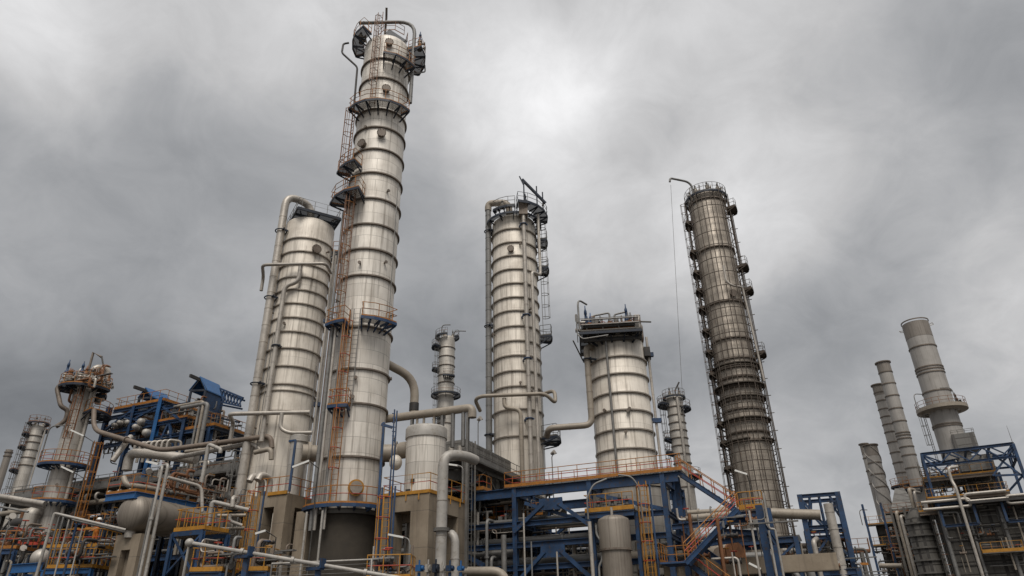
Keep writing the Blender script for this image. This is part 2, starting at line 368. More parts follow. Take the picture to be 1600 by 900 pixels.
def rail(path, parent, h=1.1, sp=1.3, mat='yellow_paint', mid='red_paint', t=.028, toe=.14, posts=True):
    """guard rail along a path at deck height: posts, top rail and toe plate, and the mid rail as a piece of its own"""
    path = [Vector(p) for p in path]; m = M(); up = Vector((0, 0, 1))
    m.tube([p + up * h for p in path], t, 6)
    if toe:
        for a, b in zip(path[:-1], path[1:]): m.beam(a + up * toe / 2, b + up * toe / 2, .02, toe)
    acc = 0; nxt = 0
    for a, b in zip(path[:-1], path[1:]):
        L = (b - a).length
        while nxt <= acc + L + 1e-6:
            p = a.lerp(b, (nxt - acc) / max(L, 1e-6)); m.cyl(p, p + up * h, t, 6); nxt += sp
        acc += L
    m.cyl(path[-1], path[-1] + up * h, t, 6)
    g = m.build('guard_rail', mat, parent)
    M().tube([p + up * h * .55 for p in path], t * .95, 6).build('mid_rail', mid, parent)
    return g
def ladder(p0, p1, nrm, parent, w=.45, mat='yellow_paint', cage=True, hoop='red_paint', start=2.2, hs=1.3, r=.38):
    p0, p1, nrm = Vector(p0), Vector(p1), Vector(nrm).normalized(); d = (p1 - p0); L = d.length; d.normalize()
    s = d.cross(nrm).normalized() * w / 2; m = M()
    for k in (-1, 1): m.beam(p0 + s * k, p1 + s * k, .05, .07)
    for i in range(int(L / .34)):
        p = p0 + d * (.2 + i * .34); m.cyl(p - s, p + s, .016, 5)
    lo = m.build('ladder', mat, parent)
    if cage and L > start + 1:
        z = start; ring = []; par = lo if parent.type == 'EMPTY' else parent
        while z < L:
            ctr = p0 + d * z
            ring = [ctr + s, ctr + s * 1.5 + nrm * r * .7, ctr + s * .9 + nrm * r * 1.7, ctr + nrm * r * 2.0, ctr - s * .9 + nrm * r * 1.7, ctr - s * 1.5 + nrm * r * .7, ctr - s]
            M().tube(ring, .03, 5, caps=False).build('cage_hoop', hoop, par); z += hs
        for j in (1, 2, 3, 4, 5): M().beam(ring[j] - d * (z - hs - start), ring[j] + d * .1, .035, .035).build('cage_strap', mat, par)
    return lo
# ------------------------------------------------------------------ setting: ground
g = M(); g.hexa([(-3000, -3000, -.5), (3000, -3000, -.5), (3000, 3000, -.5), (-3000, 3000, -.5), (-3000, -3000, 0), (3000, -3000, 0), (3000, 3000, 0), (-3000, 3000, 0)])
tag(g.build('ground', 'gravel'), None, None, None, 'structure')
# ------------------------------------------------------------------ process columns
UP_ = Vector((0, 0, 1))
def Z_(p, z): return Vector((p.x, p.y, z))
class Column:
    def __init__(s, name, label, cat, cx, cy, Y, R, top, zb=0., mat='aluminium_cladding', group=None, head=.5, skirt=0., skirt_mat='concrete', n=56):
        p = W(cx, cy, Y); s.x, s.y, s.R, s.cx, s.cy, s.Y = p.x, p.y, R, cx, cy, Y
        s.c = (p.x, p.y); s.front = math.degrees(math.atan2(-p.y, -p.x))
        s.t = thing(name, label, cat, (p.x, p.y, zb), group)
        s.zt = s.z(top); s.zb = zb
        prof = [(R, max(zb, skirt)), (R, s.zt)]
        if head: prof += [(R * math.cos(a), s.zt + R * head * math.sin(a)) for a in [R_(k * 15) for k in range(1, 6)]] + [(.02, s.zt + R * head)]
        else: prof += [(R * .9, s.zt), (R * .9, s.zt - 1.5), (.02, s.zt - 1.5)]
        s.shell = M().lathe(s.c, prof, n, sharp=() if head else (1, 2, 3)).build('shell', mat, s.t)
        if skirt: M().lathe(s.c, [(R * 1.03, zb), (R * 1.03, skirt - .02), (R * .9, skirt - .02)], n, sharp=(1,)).build('skirt', skirt_mat, s.t)
    def px(s, py): return 755 + (s.cx - 755) * (py + 1640) / (s.cy + 1640)
    def z(s, py, off=0.):                      # height of a point on the axis (or 'off' metres nearer) seen at row py
        k = (s.Y - off * s.Y / math.hypot(s.x, s.Y)); return W(s.px(py), py, k).z
    def at(s, a, r, z):
        a = R_(s.front + a); return Vector((s.x + r * math.cos(a), s.y + r * math.sin(a), z))
    def out(s, a): a = R_(s.front + a); return Vector((math.cos(a), math.sin(a), 0))
    def rings(s, rows, w=.13, h=.10, mat='ring_steel', zs=None, name='stiffening_ring', top=None):
        o = None
        for z in (zs or [s.z(r, s.R) for r in rows]):
            if o is None:
                m = M().lathe(s.c, [(s.R - .01, z - h / 2), (s.R + w, z - h / 2), (s.R + w, z + h / 2), (s.R - .01, z + h / 2)], 64, sharp=(0, 1, 2))
                o = m.build(name, mat, s.t); z0 = z
            else:
                c = o.copy(); COL.objects.link(c); c.location = (0, 0, z - z0); ORG[c.name] = ORG[s.t.name]
    def platform(s, a0, a1, r1, z, rl=True, nb=5, drop=1.0, mat='dark_grating', edge='dark_blue_steel', yc='orange_paint', mid='rusty_rail', h=1.1, name='platform', n=None):
        A0, A1 = s.front + a0, s.front + a1; r0 = s.R + .1
        n = n or max(3, int(abs(a1 - a0) / 16))
        d = M().sector(s.c, r0, r1, z - .05, z, A0, A1, n).build(name, mat, s.t)
        e = M(); P = arc(s.c, r1, z - .09, A0, A1, n)
        full = abs(a1 - a0) > 355
        for p, q in zip(P[:-1], P[1:]): e.beam(p, q, .06, .22)
        if not full:
            for A in (A0, A1): e.beam(arc(s.c, r0, z - .09, A, A + 1, 1)[0], arc(s.c, r1, z - .09, A, A + 1, 1)[0], .06, .2)
        e.build('edge_beam', edge, d)
        for i in range(nb):
            a = A0 + (A1 - A0) * ((i + .0) / (nb if full else max(1, nb - 1)))
            ca = Vector((math.cos(R_(a)), math.sin(R_(a)), 0)); c0 = Vector((s.x, s.y, 0))
            b = M().beam(c0 + ca * r0 + Vector((0, 0, z - .13)), c0 + ca * (r1 - .05) + Vector((0, 0, z - .13)), .1, .14)
            b.beam(c0 + ca * (s.R + .02) + Vector((0, 0, z - drop * .45 - .15)), c0 + ca * (r1 - .1) + Vector((0, 0, z - .2)), .09, .1)
            b.build('bracket', edge, d)
        if rl:
            P = arc(s.c, r1 - .03, z, A0, A1, n)
            if not full: P = [arc(s.c, r0 + .05, z, A0, A0 + 1, 1)[0]] + P + [arc(s.c, r0 + .05, z, A1, A1 + 1, 1)[0]]
            rail(P, d, h, 1.15, yc, mid)
        return d
    def ladder(s, a, z0, z1, r=.35, **k):
        return ladder(s.at(a, s.R + r, z0), s.at(a, s.R + r, z1), s.out(a), s.t, **k)
    def manhole(s, a, z, r=.35, mat='ring_steel'):
        o = s.out(a); p = s.at(a, s.R - .05, z)
        h = M().cyl(p, p + o * .32, r * .85, 20).cyl(p + o * .30, p + o * .40, r * 1.1, 20)
        for k in range(10):
            q = p + o * .42 + Vector((-o.y, o.x, 0)) * math.cos(k * .628) * r + Vector((0, 0, 1)) * math.sin(k * .628) * r
            h.cyl(q - o * .05, q + o * .03, .03, 6)
        h.build('manhole', mat, s.t)
    def pipe(s, pts, r, mat='pipe_silver', bend=.8, band=0., name='riser_pipe', n=12):
        o = M().tube(pts, r, n, bend, seams=None if band or r < .09 else ((1.35, 1.07, .03),)).build(name, mat, s.t)
        if band:
            b = M()
            for p, q in zip(pts[:-1], pts[1:]):
                p, q = Vector(p), Vector(q); L = (q - p).length; d = (q - p).normalized(); u = bend + .3
                while u < L - bend - .2: b.cyl(p + d * u, p + d * (u + .05), r + .012, n); u += band
            if b.v: b.build('band', 'ring_aluminium', o)
        return o
    def clamp(s, p, r, mat='dark_blue_steel'):
        p = Vector(p); d = (Vector((s.x, s.y, p.z)) - p); L = d.length; d.normalize(); t = Vector((-d.y, d.x, 0))
        c = M().tube([p + d * r * 1.2 * math.cos(a) + t * r * 1.2 * math.sin(a) for a in [k * math.pi / 8 for k in range(16)]], .06, 6, close=True)
        for k in (-1, 1): c.beam(p + t * k * r * 1.1, p + t * k * r * 1.1 + d * (L - s.R), .1, .16)
        c.beam(p - t * r * 1.9, p + t * r * 1.9, .1, .12); c.beam(p + t * r * .6 + d * (L - s.R), p + t * r * .6 + d * .25 * L + Vector((0, 0, -.9)) + d * (L - s.R) * .6, .09, .09)
        c.build('pipe_clamp', mat, s.t)
def relief_valve(p, parent, h=1.5, mat='blue_steel', body='pipe_tan', name='relief_valve'):
    p = Vector(p); v = M().lathe((p.x, p.y), [(.12, p.z + h * .42), (.19, p.z + h * .44), (.19, p.z + h * .52), (.11, p.z + h * .54), (.10, p.z + h * .72), (.13, p.z + h * .73), (.12, p.z + h * .82), (.05, p.z + h * .9), (.04, p.z + h), (.01, p.z + h)], 12)
    o = v.build(name, mat, parent)
    b = M().cyl(p, p + Vector((0, 0, h * .44)), .12, 12).cyl(p + Vector((0, 0, h * .06)), p + Vector((0, 0, h * .12)), .24, 14).cyl(p + Vector((0, 0, h * .36)), p + Vector((0, 0, h * .42)), .24, 14)
    b.ball(p + Vector((0, 0, h * .27)), .22, .22, .2, 12, 8).cyl(p + Vector((0, 0, h * .27)), p + Vector((.5, 0, h * .27)), .1, 12).cyl(p + Vector((.42, 0, h * .27)), p + Vector((.5, 0, h * .27)), .2, 14)
    if parent.type == 'EMPTY': b.build('valve_body', body, o)
    else: b.build('valve_body', body, parent)
def davit(p, hgt, reach, ang, parent, r=.09, mat='grey_steel', name='davit'):
    p = Vector(p); d = Vector((math.cos(ang), math.sin(ang), 0))
    M().tube([p, p + Vector((0, 0, hgt)), p + Vector((0, 0, hgt)) + d * reach], r, 8, .6).build(name, mat, parent)
# ---- the tall leaning-looking main column, nearest and highest
c = MAIN = Column('distillation_column', 'tallest silver column, with orange railed half-ring platforms, standing on a dark concrete skirt', 'column', 557, 640, 47.0, 2.10, 84, 0., 'aluminium_cladding', skirt=W(540, 792, 44.6).z, skirt_mat='shaded_concrete')
c.rings([92,122,171,199,233,270,310,350,389,430,510,576,630,713], .15, .11)
zd = c.z(786, 2.9)
c.platform(-78, 96, 2.95, zd, nb=9, drop=.5, edge='blue_steel', yc='orange_paint', mid='red_paint')
M().lathe(c.c, [(c.R + .05, zd - .5), (c.R + .25, zd - .5), (c.R + .25, zd - .25), (c.R + .05, zd - .25)], 56, sharp=(0, 1, 2)).build('base_ring', 'grey_steel', c.t)
c.platform(-38, -12, 3.15, c.z(632, 3.0), nb=3, edge='blue_steel', yc='orange_paint', mid='red_paint')
z2 = c.z(497, 2.9)
c.platform(-4, 44, 3.35, z2, nb=5, drop=1.1, edge='blue_steel', mat='light_grating'); c.platform(-58, -27, 3.2, z2 - .15, nb=3, drop=1.2, edge='blue_steel')
c.platform(-82, -22, 3.55, c.z(302, 2.6), nb=4, edge='dark_blue_steel'); c.platform(-80, -35, 3.3, c.z(256, 2.4), nb=3)
z5 = c.z(158, 2.9); c.platform(-64, 46, 3.2, z5, nb=7, drop=1.5, mat='light_grating')
zt = c.zt + .55
c.platform(-6, 52, 3.25, c.z(84, 3.0), nb=4, drop=1.6, mat='light_grating'); c.platform(56, 118, 3.6, zt - .9, nb=4, drop=1.3)
c.platform(118, 235, 2.9, zt + .6, nb=5, drop=1.5, mat='light_grating'); c.platform(-118, -46, 3.3, zt + .1, nb=4, drop=1.4)
tp = M().sector((c.x + .3, c.y + .2), .1, 1.5, zt + 1.2, zt + 1.26, 0, 359.9, 4).build('top_platform', 'light_grating', c.t)
rail(arc((c.x + .3, c.y + .2), 1.45, zt + 1.26, 0, 330, 8), tp, 1.1, 1.2, 'rusty_rail', 'rusty_rail', toe=.1)
c.ladder(-24, zd, z2, hoop='red_paint', mat='orange_paint'); c.ladder(-40, z2, c.z(300, 2), mat='rusty_rail', hoop='orange_paint', r=.5)
c.ladder(-66, c.z(300, 2), z5, mat='rusty_rail', hoop='rusty_rail', r=.5); c.ladder(-22, z5, zt + 2.2, mat='rusty_rail', hoop='galvanised')
c.ladder(-14, c.z(632, 3), z2 + 1, mat='galvanised', cage=False, r=.2)
p = c.at(58, 2.75, z5 + 1.5); q = c.at(58, 2.75, zt + 4.6)
q.z = W(640, 34, q.y).z; qq = WZ(561, 36, q.z); c.pipe([p, q, qq], .17, 'pipe_grey', 1.6, name='vent_pipe')
M().beam(c.at(58, 2.1, zt - .6), c.at(58, 2.75, zt - .6), .15, .2).build('pipe_bracket', 'grey_steel', c.t)
d0 = c.at(-40, .6, zt + 1.06); M().tube([d0, d0 + Vector((0, 0, 2.5)), W(604, 12, 45.8)], .11, 8).build('davit', 'ring_steel', c.t)
relief_valve(c.at(78, 3.0, zt + .1), c.t, 2.2); relief_valve(c.at(70, 3.1, zt - .6), c.t, 1.0, 'orange_paint')
for a in (-104, -92, 150, 178): relief_valve(c.at(a, 2.6, zt + .9), c.t, .9, 'grey_steel', name='vent_valve')
M().tube([c.at(-92, 3.6, zt + .2), c.at(-92, 4.1, zt), c.at(-86, 4.1, zt - 1.6), c.at(-80, 2.6, zt - 3.2), c.at(-80, 2.5, z5 + .5)], .09, 8, .3).build('drain_pipe', 'dark_machine', c.t)
M().tube([c.at(96, 3.6, zt - .9), c.at(98, 3.7, zt - 1.6), c.at(84, 2.2, zt - 2.9)], .07, 8, .2).build('drain_pipe', 'galvanised', c.t)
for a, y in ((2, 208), (-38, 222), (2, 66), (4, 138)): c.manhole(a, c.z(y, 2.3))
zz = c.z(763, 2.2); o = c.out(9); f = M().cyl(c.at(9, 2.05, zz), c.at(9, 2.55, zz), .42, 24).cyl(c.at(9, 2.45, zz), c.at(9, 2.58, zz), .52, 24); f.build('manhole', 'yellow_paint', c.t)
M().cyl(c.at(9, 2.56, zz), c.at(9, 2.66, zz), .40, 24).build('manhole_cover', 'ring_aluminium', c.t)
for a, r, m in ((-34, .12, 'galvanised'), (-31, .07, 'pipe_silver'), (-48, .1, 'pipe_silver'), (-57, .14, 'pipe_grey')):
    c.pipe([c.at(a, 2.62, zd - 1.5), c.at(a, 2.62, c.z(505, 2.6))], r, m, 0, name='riser_pipe')
c.pipe([c.at(-70, 2.5, z2), c.at(-70, 2.5, c.z(325, 2))], .09, 'galvanised', 0)
# nozzle with the big tan pipe that leaves behind the column to the right
q0, q1, q2 = W(600, 566, 49.0), W(649, 592, 50.5), W(650, 648, 50.5)
M().tube([W(575, 548, 47.8), q0, q1, Vector((q1.x, q1.y, W(650, 648, 50.5).z))], .33, 16, 1.3).build('draw_off_pipe', 'pipe_tan', c.t)
p3 = Vector((q1.x, q1.y, W(650, 636, 50.5).z)); M().cyl(p3 - Vector((0, 0, .3)), p3 + Vector((0, 0, .3)), .37, 16).build('pipe_flange', 'dark_machine', c.t)
for k, (x, y, r) in enumerate(((500, 702, .55), (596, 698, .6))):
    pz = c.z(y, 2); a = -80 if k == 0 else 78
    M().cyl(c.at(a, 1.9, pz), c.at(a, 3.2 if k else 3.4, pz), r, 18).cyl(c.at(a, 2.9, pz), c.at(a, 3.05, pz), r + .2, 18).build('nozzle', 'pipe_tan', c.t)
# ---- wide column on its left
c = LEFTC = Column('wide_column', 'wide silver column left of the tallest one, fat overhead pipe looping over its top', 'column', 460.5, 540, 56.0, 2.28, 360, 0., 'aluminium_cladding_plain', skirt=8.0, head=.25)
c.rings([372,393,413,433,453,474,496,518,544,572,600,642], .13, .10, 'ring_aluminium')
c.rings([610], .1, .08, 'ring_aluminium')
top = c.zt
zp_ = top + .75; fw = c.out(12); sw = Vector((-fw.y, fw.x, 0)); pc_ = Vector((c.x, c.y, zp_))
dk = M(); dk.hexa([pc_ + fw * u_ + sw * v_ for z_ in (0, 1) for u_, v_ in ((2.35, -1.9), (2.35, 2.2), (-2.3, 2.2), (-2.3, -1.9))][:4] + [pc_ + UP_ * .08 + fw * u_ + sw * v_ for u_, v_ in ((2.35, -1.9), (2.35, 2.2), (-2.3, 2.2), (-2.3, -1.9))])
d = dk.build('platform', 'dark_grating', c.t)
for (u0, v0, u1, v1) in ((2.35, -1.9, 2.35, 2.2), (2.35, 2.2, -2.3, 2.2), (2.35, -1.9, -2.3, -1.9), (2.35, .2, -2.3, .2), (1.2, -1.9, 1.2, 2.2), (0, -1.9, 0, 2.2)): M().beam(pc_ + fw * u0 + sw * v0 - UP_ * .12, pc_ + fw * u1 + sw * v1 - UP_ * .12, .12, .24).build('edge_beam', 'dark_blue_steel', d)
for (u0, v0) in ((2.1, -1.6), (2.1, 2.0), (-2, 2), (-2, -1.6), (1.2, 1.9)): M().beam(pc_ + fw * u0 + sw * v0 - UP_ * .2, Vector((c.x, c.y, top + .15)) + (fw * u0 + sw * v0).normalized() * 2.1, .1, .1).build('bracket', 'dark_blue_steel', d)
rail([pc_ - fw * 2.2 - sw * 1.85, pc_ + fw * 2.3 - sw * 1.85, pc_ + fw * 2.3 + sw * 2.15, pc_ - fw * 2.2 + sw * 2.15], d, 1.1, 1.2, 'galvanised', 'galvanised', toe=.1)
pa = W(438, 372, 54.2); zc = W(452, 314, 54.6).z + .5
pb = W(388, 672, 54.2); off = [Vector((pa.x, pa.y, 5)), Vector((pa.x, pa.y, zc)), Vector((c.x - .2, c.y, zc - .2)), Vector((c.x - .1, c.y, top + .9))]
xl = W(414, 520, 54.2); off[0].x = off[1].x = xl.x
c.pipe(off, .36, 'pipe_silver', 1.5, 1.6, 'overhead_pipe', 18)
for y in (362, 466, 600): c.clamp((xl.x, xl.y, W(414, y, 54.2).z), .42)
P = [W(470, 414, 53.3), W(468, 441, 53.3), W(443, 452, 53.3), W(412, 690, 53.3)]
P[1].x = P[0].x; x2 = W(428, 560, 53.3).x; P[2].x = x2; P[3].x = x2; P[2].z = P[1].z - .3
c.pipe(P, .19, 'pipe_silver', .6, 0, 'side_pipe', 12)
for y in (540,): c.clamp((x2, 53.3, W(428, y, 53.3).z), .22)
zr = W(470, 412, 53.1).z
c.pipe([(c.x - 3.6, 55.5, zr - 1.4), (c.x - 3.6, 55.5, zr), (c.x - 2.9, 53.15, zr), (c.x + 2.8, 53.15, zr), (c.x + 2.8, 55, zr)], .15, 'pipe_silver', .5, 0, 'cross_pipe', 10)
zr = W(440, 645, 53.0).z
c.pipe([(c.x - 4.1, 55.5, zr - 2.4), (c.x - 4.1, 55.5, zr), (c.x - 3.5, 53.0, zr), (c.x + 3.0, 53.0, zr)], .17, 'pipe_silver', .5, 0, 'cross_pipe', 10)
xb = W(440, 650, 52.9).x
c.pipe([(xb, 52.9, zr), (xb, 52.9, zr - 1.3), (xb + .8, 52.9, zr - 1.7), (xb + 2.6, 52.9, zr - 1.7)], .16, 'pipe_silver', .4, 0, 'branch_pipe', 10)
c.manhole(18, c.z(388, 2.3), .4)
c.platform(70, 110, 3.2, c.z(394, 0), nb=3); c.ladder(88, c.z(700), top + 1.5, mat='orange_paint', hoop='rusty_rail', r=.6)
for a, r in ((60, .09), (72, .12)): c.pipe([c.at(a, 2.75, 9), c.at(a, 2.75, c.z(395))], r, 'pipe_silver', 0)
davit(c.at(130, 2.4, top + .3), 2.2, .9, 0, c.t, .06)
for y in (505, 635): M().box(c.at(64, 2.7, c.z(y)), .5, .35, .35).build('pipe_bracket', 'blue_steel', c.t)
# ---- middle column
c = MIDC = Column('fractionator_column', 'slender upright silver column near the middle with a grey pipe down its left side', 'column', 808, 583, 62.0, 2.28, 354, 0., 'aluminium_cladding_plain', skirt=9.0, head=.2)
c.rings([357,378,399,420,442,464,485,509,532,555,579,603,639,681], .15, .11, 'ring_aluminium')
top = c.zt
c.platform(0, 359.9, 2.95, top + .05, rl=False, nb=12, drop=.9, edge='dark_blue_steel'); c.platform(8, 100, 3.7, top + .9, nb=6, drop=1.4, edge='dark_blue_steel', yc='dark_blue_steel', mid='grey_steel')
c.platform(-48, 4, 2.9, top + .9, nb=5, drop=.8, yc='grey_steel', mid='grey_steel')
xl = W(763.5, 500, 61.5); zc = W(780, 322, 61.5).z + .35
c.pipe([(xl.x, 61.5, 6), (xl.x, 61.5, zc - .9)], .3, 'pipe_grey', 0, 0, 'overhead_pipe', 16)
c.pipe([(xl.x, 61.5, zc - .95), (xl.x, 61.5, zc), (c.x - .5, 60.9, zc - .3), (c.x - .4, 61.2, top + .8)], .36, 'pipe_tan', 1.1, 0, 'overhead_elbow', 16)
for y in (362, 510, 680): c.clamp((xl.x, 61.5, W(763.5, y, 61.5).z), .34)
x1 = W(823, 500, 59.2).x; x2 = W(834.5, 520, 59.3).x
c.pipe([(x1, 59.2, 8), (x1, 59.2, W(822, 330, 59.2).z)], .2, 'pipe_silver', 0, 2.4, 'front_pipe')
M().box((x1, 59.25, W(822, 326, 59.2).z), .9, .7, 1.6).build('pipe_bracket', 'ring_steel', c.t)
c.pipe([(x2, 59.3, 8), (x2, 59.3, W(834, 424, 59.3).z), (x2 + .9, 60.2, W(834, 424, 59.3).z), (x2 + .9, 60.4, W(845, 335, 60.4).z)], .16, 'pipe_silver', .4, 0, 'front_pipe')
for y in (350, 492, 560, 654): c.clamp((x1, 59.2, W(822, y, 59.2).z), .22, 'blue_steel')
zr = W(800, 620, 58.9).z
c.pipe([(c.x - 3.5, 61, zr - .6), (c.x - 3.9, 59.5, zr), (c.x - 3.3, 58.8, zr + .1), (c.x + 2.5, 58.8, zr + .2), (c.x + 3.4, 59.4, zr - .6), (c.x + 3.4, 60, zr + .9), (c.x + 2.4, 61, zr + .9)], .17, 'pipe_tan', .55, 0, 'cross_pipe', 12)
xb = W(788, 625, 58.9).x; xc = W(814, 660, 58.9).x
c.pipe([(xb, 59, zr - .1), (xb, 58.9, zr - 1.0), (xc, 58.9, zr - 1.2), (xc, 58.9, 9)], .19, 'pipe_tan', .55, 0, 'branch_pipe', 12)
for y in (381, 424, 530): c.platform(74, 106, 3.55, c.z(y), nb=2, drop=1.7, yc='grey_steel', mid='grey_steel')
c.platform(60, 110, 3.9, c.z(690), nb=3, drop=1.0, yc='grey_steel', mid='grey_steel')
c.ladder(88, c.z(530), top + 1.5, mat='grey_steel', hoop='grey_steel', r=.4)
c.manhole(-8, c.z(389, 2.4), .32, 'ring_steel')
z_ = top + .95
for a in (20, 48, 70): M().tube([c.at(a, 3.4, z_), c.at(a, 3.4, z_ + 2.6)], .07, 8).build('rail_post', 'dark_blue_steel', c.t)
M().beam(c.at(18, 3.2, z_ + 3.0), c.at(62, 3.9, z_ + .7), .2, .26).build('hoist_beam', 'dark_blue_steel', c.t)
M().beam(c.at(14, 3.1, z_ + 3.4), c.at(20, 3.3, z_ + 2.3), .14, .14).build('hoist_post', 'dark_blue_steel', c.t)
M().tube([c.at(60, 3.6, z_ + .4), W(849, 318, 60.2)], .11, 8).build('davit', 'grey_steel', c.t)
relief_valve(c.at(-30, 2.3, z_), c.t, 1.2, 'grey_steel'); relief_valve(c.at(30, 2.6, z_), c.t, 1.7, 'dark_blue_steel')
# ---- short wide drum column
c = DRUM = Column('stripper_column', 'short wide silver column with blue valves crowding its top deck, right of centre', 'column', 973, 650, 54.0, 2.3, 540, 0., 'aluminium_cladding_plain', skirt=7.0, head=.1)
c.rings([556,583,612.5,640,670,700], .14, .10, 'ring_aluminium'); zt = c.zt
td = M()
A0 = c.at(-100, 3.6, 0); ya = 51.2
zt2 = zt + .12; L0 = Z_(W(907, 536, ya), zt2); L1 = Z_(W(1004, 527, 50.7), zt2)
bk = Vector((.2, 4.6, 0)); f0 = Vector((L0.x, ya, zt2)); f1 = Vector((L1.x, L1.y, zt2))
e = (f1 - f0).normalized(); nb_ = Vector((-e.y, e.x, 0)) * 4.6
td.hexa([f0, f1, f1 + nb_, f0 + nb_, *[p + Vector((0, 0, .08)) for p in (f0, f1, f1 + nb_, f0 + nb_)]])
dk = td.build('top_platform', 'dark_grating', c.t)
eb = M()
for a, b in ((f0, f1), (f1, f1 + nb_), (f1 + nb_, f0 + nb_), (f0 + nb_, f0)): eb.beam(a + Vector((0, 0, -.12)), b + Vector((0, 0, -.12)), .12, .2)
eb.build('edge_beam', 'dark_blue_steel', dk)
for t_ in (.05, .27, .5, .73, .95):
    for s_ in (.08, .92):
        p = f0.lerp(f1, t_) + nb_ * s_; q = c.at(0, 0, 0); dd = Vector((q.x - p.x, q.y - p.y, 0)); k = max(0, dd.length - c.R); M().beam(p + Vector((0, 0, -.2)), p + dd.normalized() * k + Vector((0, 0, -.7)), .12, .14).build('bracket', 'dark_blue_steel', dk)
rail([f0 + nb_, f0 + Vector((0, 0, .08)), f1 + Vector((0, 0, .08)), f1 + nb_], dk, 1.1, 1.3, 'grey_steel', 'rusty_rail', toe=.08)
up = Vector((0, 0, 1))
for s_, r, m in ((.06, .22, 'orange_paint'), (.02, .16, 'dark_machine'), (.3, .2, 'dark_machine'), (.55, .25, 'dark_machine')):
    a = f0 + nb_ * s_ + up * (.45 if s_ < .2 else .3); b = f1 + nb_ * s_ + up * (.45 if s_ < .2 else .3); M().tube([a.lerp(b, .06), a.lerp(b, .9)], r, 12).build('header_pipe', m, c.t)
for t_, s_, h_, m in ((.12, .35, 3.0, 'blue_steel'), (.20, .4, 2.4, 'blue_bright'), (.27, .45, 2.0, 'blue_steel'), (.15, .6, 2.5, 'blue_steel'), (.80, .3, 2.8, 'blue_steel'), (.88, .5, 2.4, 'dark_machine'), (.86, .2, 1.8, 'grey_steel'), (.33, .2, 1.4, 'dark_machine')):
    relief_valve(f0.lerp(f1, t_) + nb_ * s_ + up * .1, c.t, h_, m)
for t_ in (.38, .5, .58, .68, .78): relief_valve(f0.lerp(f1, t_) + nb_ * .4 + up * .1, c.t, 1.3, 'grey_steel', 'pipe_silver', 'vent_valve')
for a, b in ((.24, .52), (.60, .82)):
    p, q = f0.lerp(f1, a) + nb_ * .3, f0.lerp(f1, b) + nb_ * .3; M().tube([p + up * .1, p + up * 2.0, q + up * 2.2, q + up * .1], .08, 8, .2).build('pipe_loop', 'galvanised', c.t)
for t_ in (.95, 1.0): M().tube([f0.lerp(f1, t_) + nb_ * .3, f0.lerp(f1, t_) + nb_ * .3 + up * 1.9, f0.lerp(f1, t_) + nb_ * .6 + up * 1.9, f0.lerp(f1, t_) + nb_ * .6], .16, 10, .5).build('pipe_loop', 'pipe_silver', c.t)
for z_ in (.55, 1.0):
    for o_, r_ in ((-.12, .07), (.5, .1)): M().tube([f0.lerp(f1, .03) + Vector((0, o_, z_ - (.2 if o_ > 0 else 0))), f0.lerp(f1, .97) + Vector((0, o_, z_ - (.2 if o_ > 0 else 0)))], r_, 8).build('header_pipe', 'dark_machine' if o_ > 0 else 'galvanised', c.t)
for k_ in range(9):
    q_ = f0.lerp(f1, .06 + k_ * .11); M().box(q_ + nb_ * .12 + up * .5, .3, .3, .7 + .3 * (k_ % 3)).build('junction_box', ('dark_machine', 'rust', 'grey_steel')[k_ % 3], c.t); M().tube([q_ + nb_ * .3, q_ + nb_ * .3 + up * (1.1 + .25 * (k_ % 4)), q_ + nb_ * .5 + up * (1.1 + .25 * (k_ % 4)), q_ + nb_ * .5], .06, 6, .15).build('pipe_loop', ('pipe_silver', 'pipe_brown', 'dark_machine')[k_ % 3], c.t)
for s_ in (.16, .5, .85): M().beam(f0 + nb_ * s_ - up * .45, f1 + nb_ * s_ - up * .45, .16, .3).build('edge_beam', 'dark_machine', dk)
davit(f0 + up * .1, 2.9, 1.4, .9, c.t, .08, 'galvanised'); M().tube([f1 + up * .6, W(1017, 503, 51)], .07, 8).build('davit', 'grey_steel', c.t)
M().tube([f0 + Vector((-.2, 0, 1.6)), f0 + Vector((-.2, 0, -.2)), f0.lerp(f1, .04) + Vector((0, -.2, -.7)), f0.lerp(f1, .42) + Vector((0, -.2, -.5)), f0.lerp(f1, .45) + Vector((0, -.2, -.5))], .06, 8, .2).build('drain_pipe', 'galvanised', c.t)
M().tube([f0 + Vector((-.5, 1, -.3)), c.at(-85, 2.9, zt - 1.2), c.at(-80, 2.4, zt - 2)], .06, 6).build('stay_rod', 'galvanised', c.t)
for a in (80, 92): M().box(c.at(a, 2.5, zt - .2 - a * .01), .5, .6, .8).build('junction_box', 'dark_machine', c.t)
zn = c.z(549); xl = W(921, 610, 52.6).x; ze = W(925, 664, 52.6).z
q = W(857, 669, 52.6)
c.pipe([c.at(-62, 2.1, zn), (xl, 52.6, zn), (xl, 52.6, ze), (q.x, 52.6, q.z), (q.x - .1, 53.5, q.z - .4)], .25, 'pipe_tan', .6, 0, 'riser_pipe', 14)
c.clamp((xl, 52.6, W(920, 562, 52.6).z), .3, 'dark_blue_steel')
xr = c.at(86, 2.6, 0); c.pipe([(xr.x, xr.y, 8), (xr.x, xr.y, c.z(532))], .11, 'pipe_silver', 0, 0, 'riser_pipe')
for y in (560, 662): M().box((xr.x, xr.y - .1, c.z(y)), .8, .3, .35).build('pipe_bracket', 'blue_steel', c.t)
xf = c.at(-19, 2.45, 0); c.pipe([(xf.x, xf.y, 9), (xf.x, xf.y, c.z(526, 2.4))], .10, 'galvanised', 0, 0, 'front_pipe')
c.rings([], .75, .14, 'pipe_tan', zs=[c.z(757, 2.9)], name='base_ring')
M().lathe(c.c, [(2.95, 5), (2.95, c.z(760, 2.9))], 48).build('lower_skirt', 'dull_cladding', c.t)
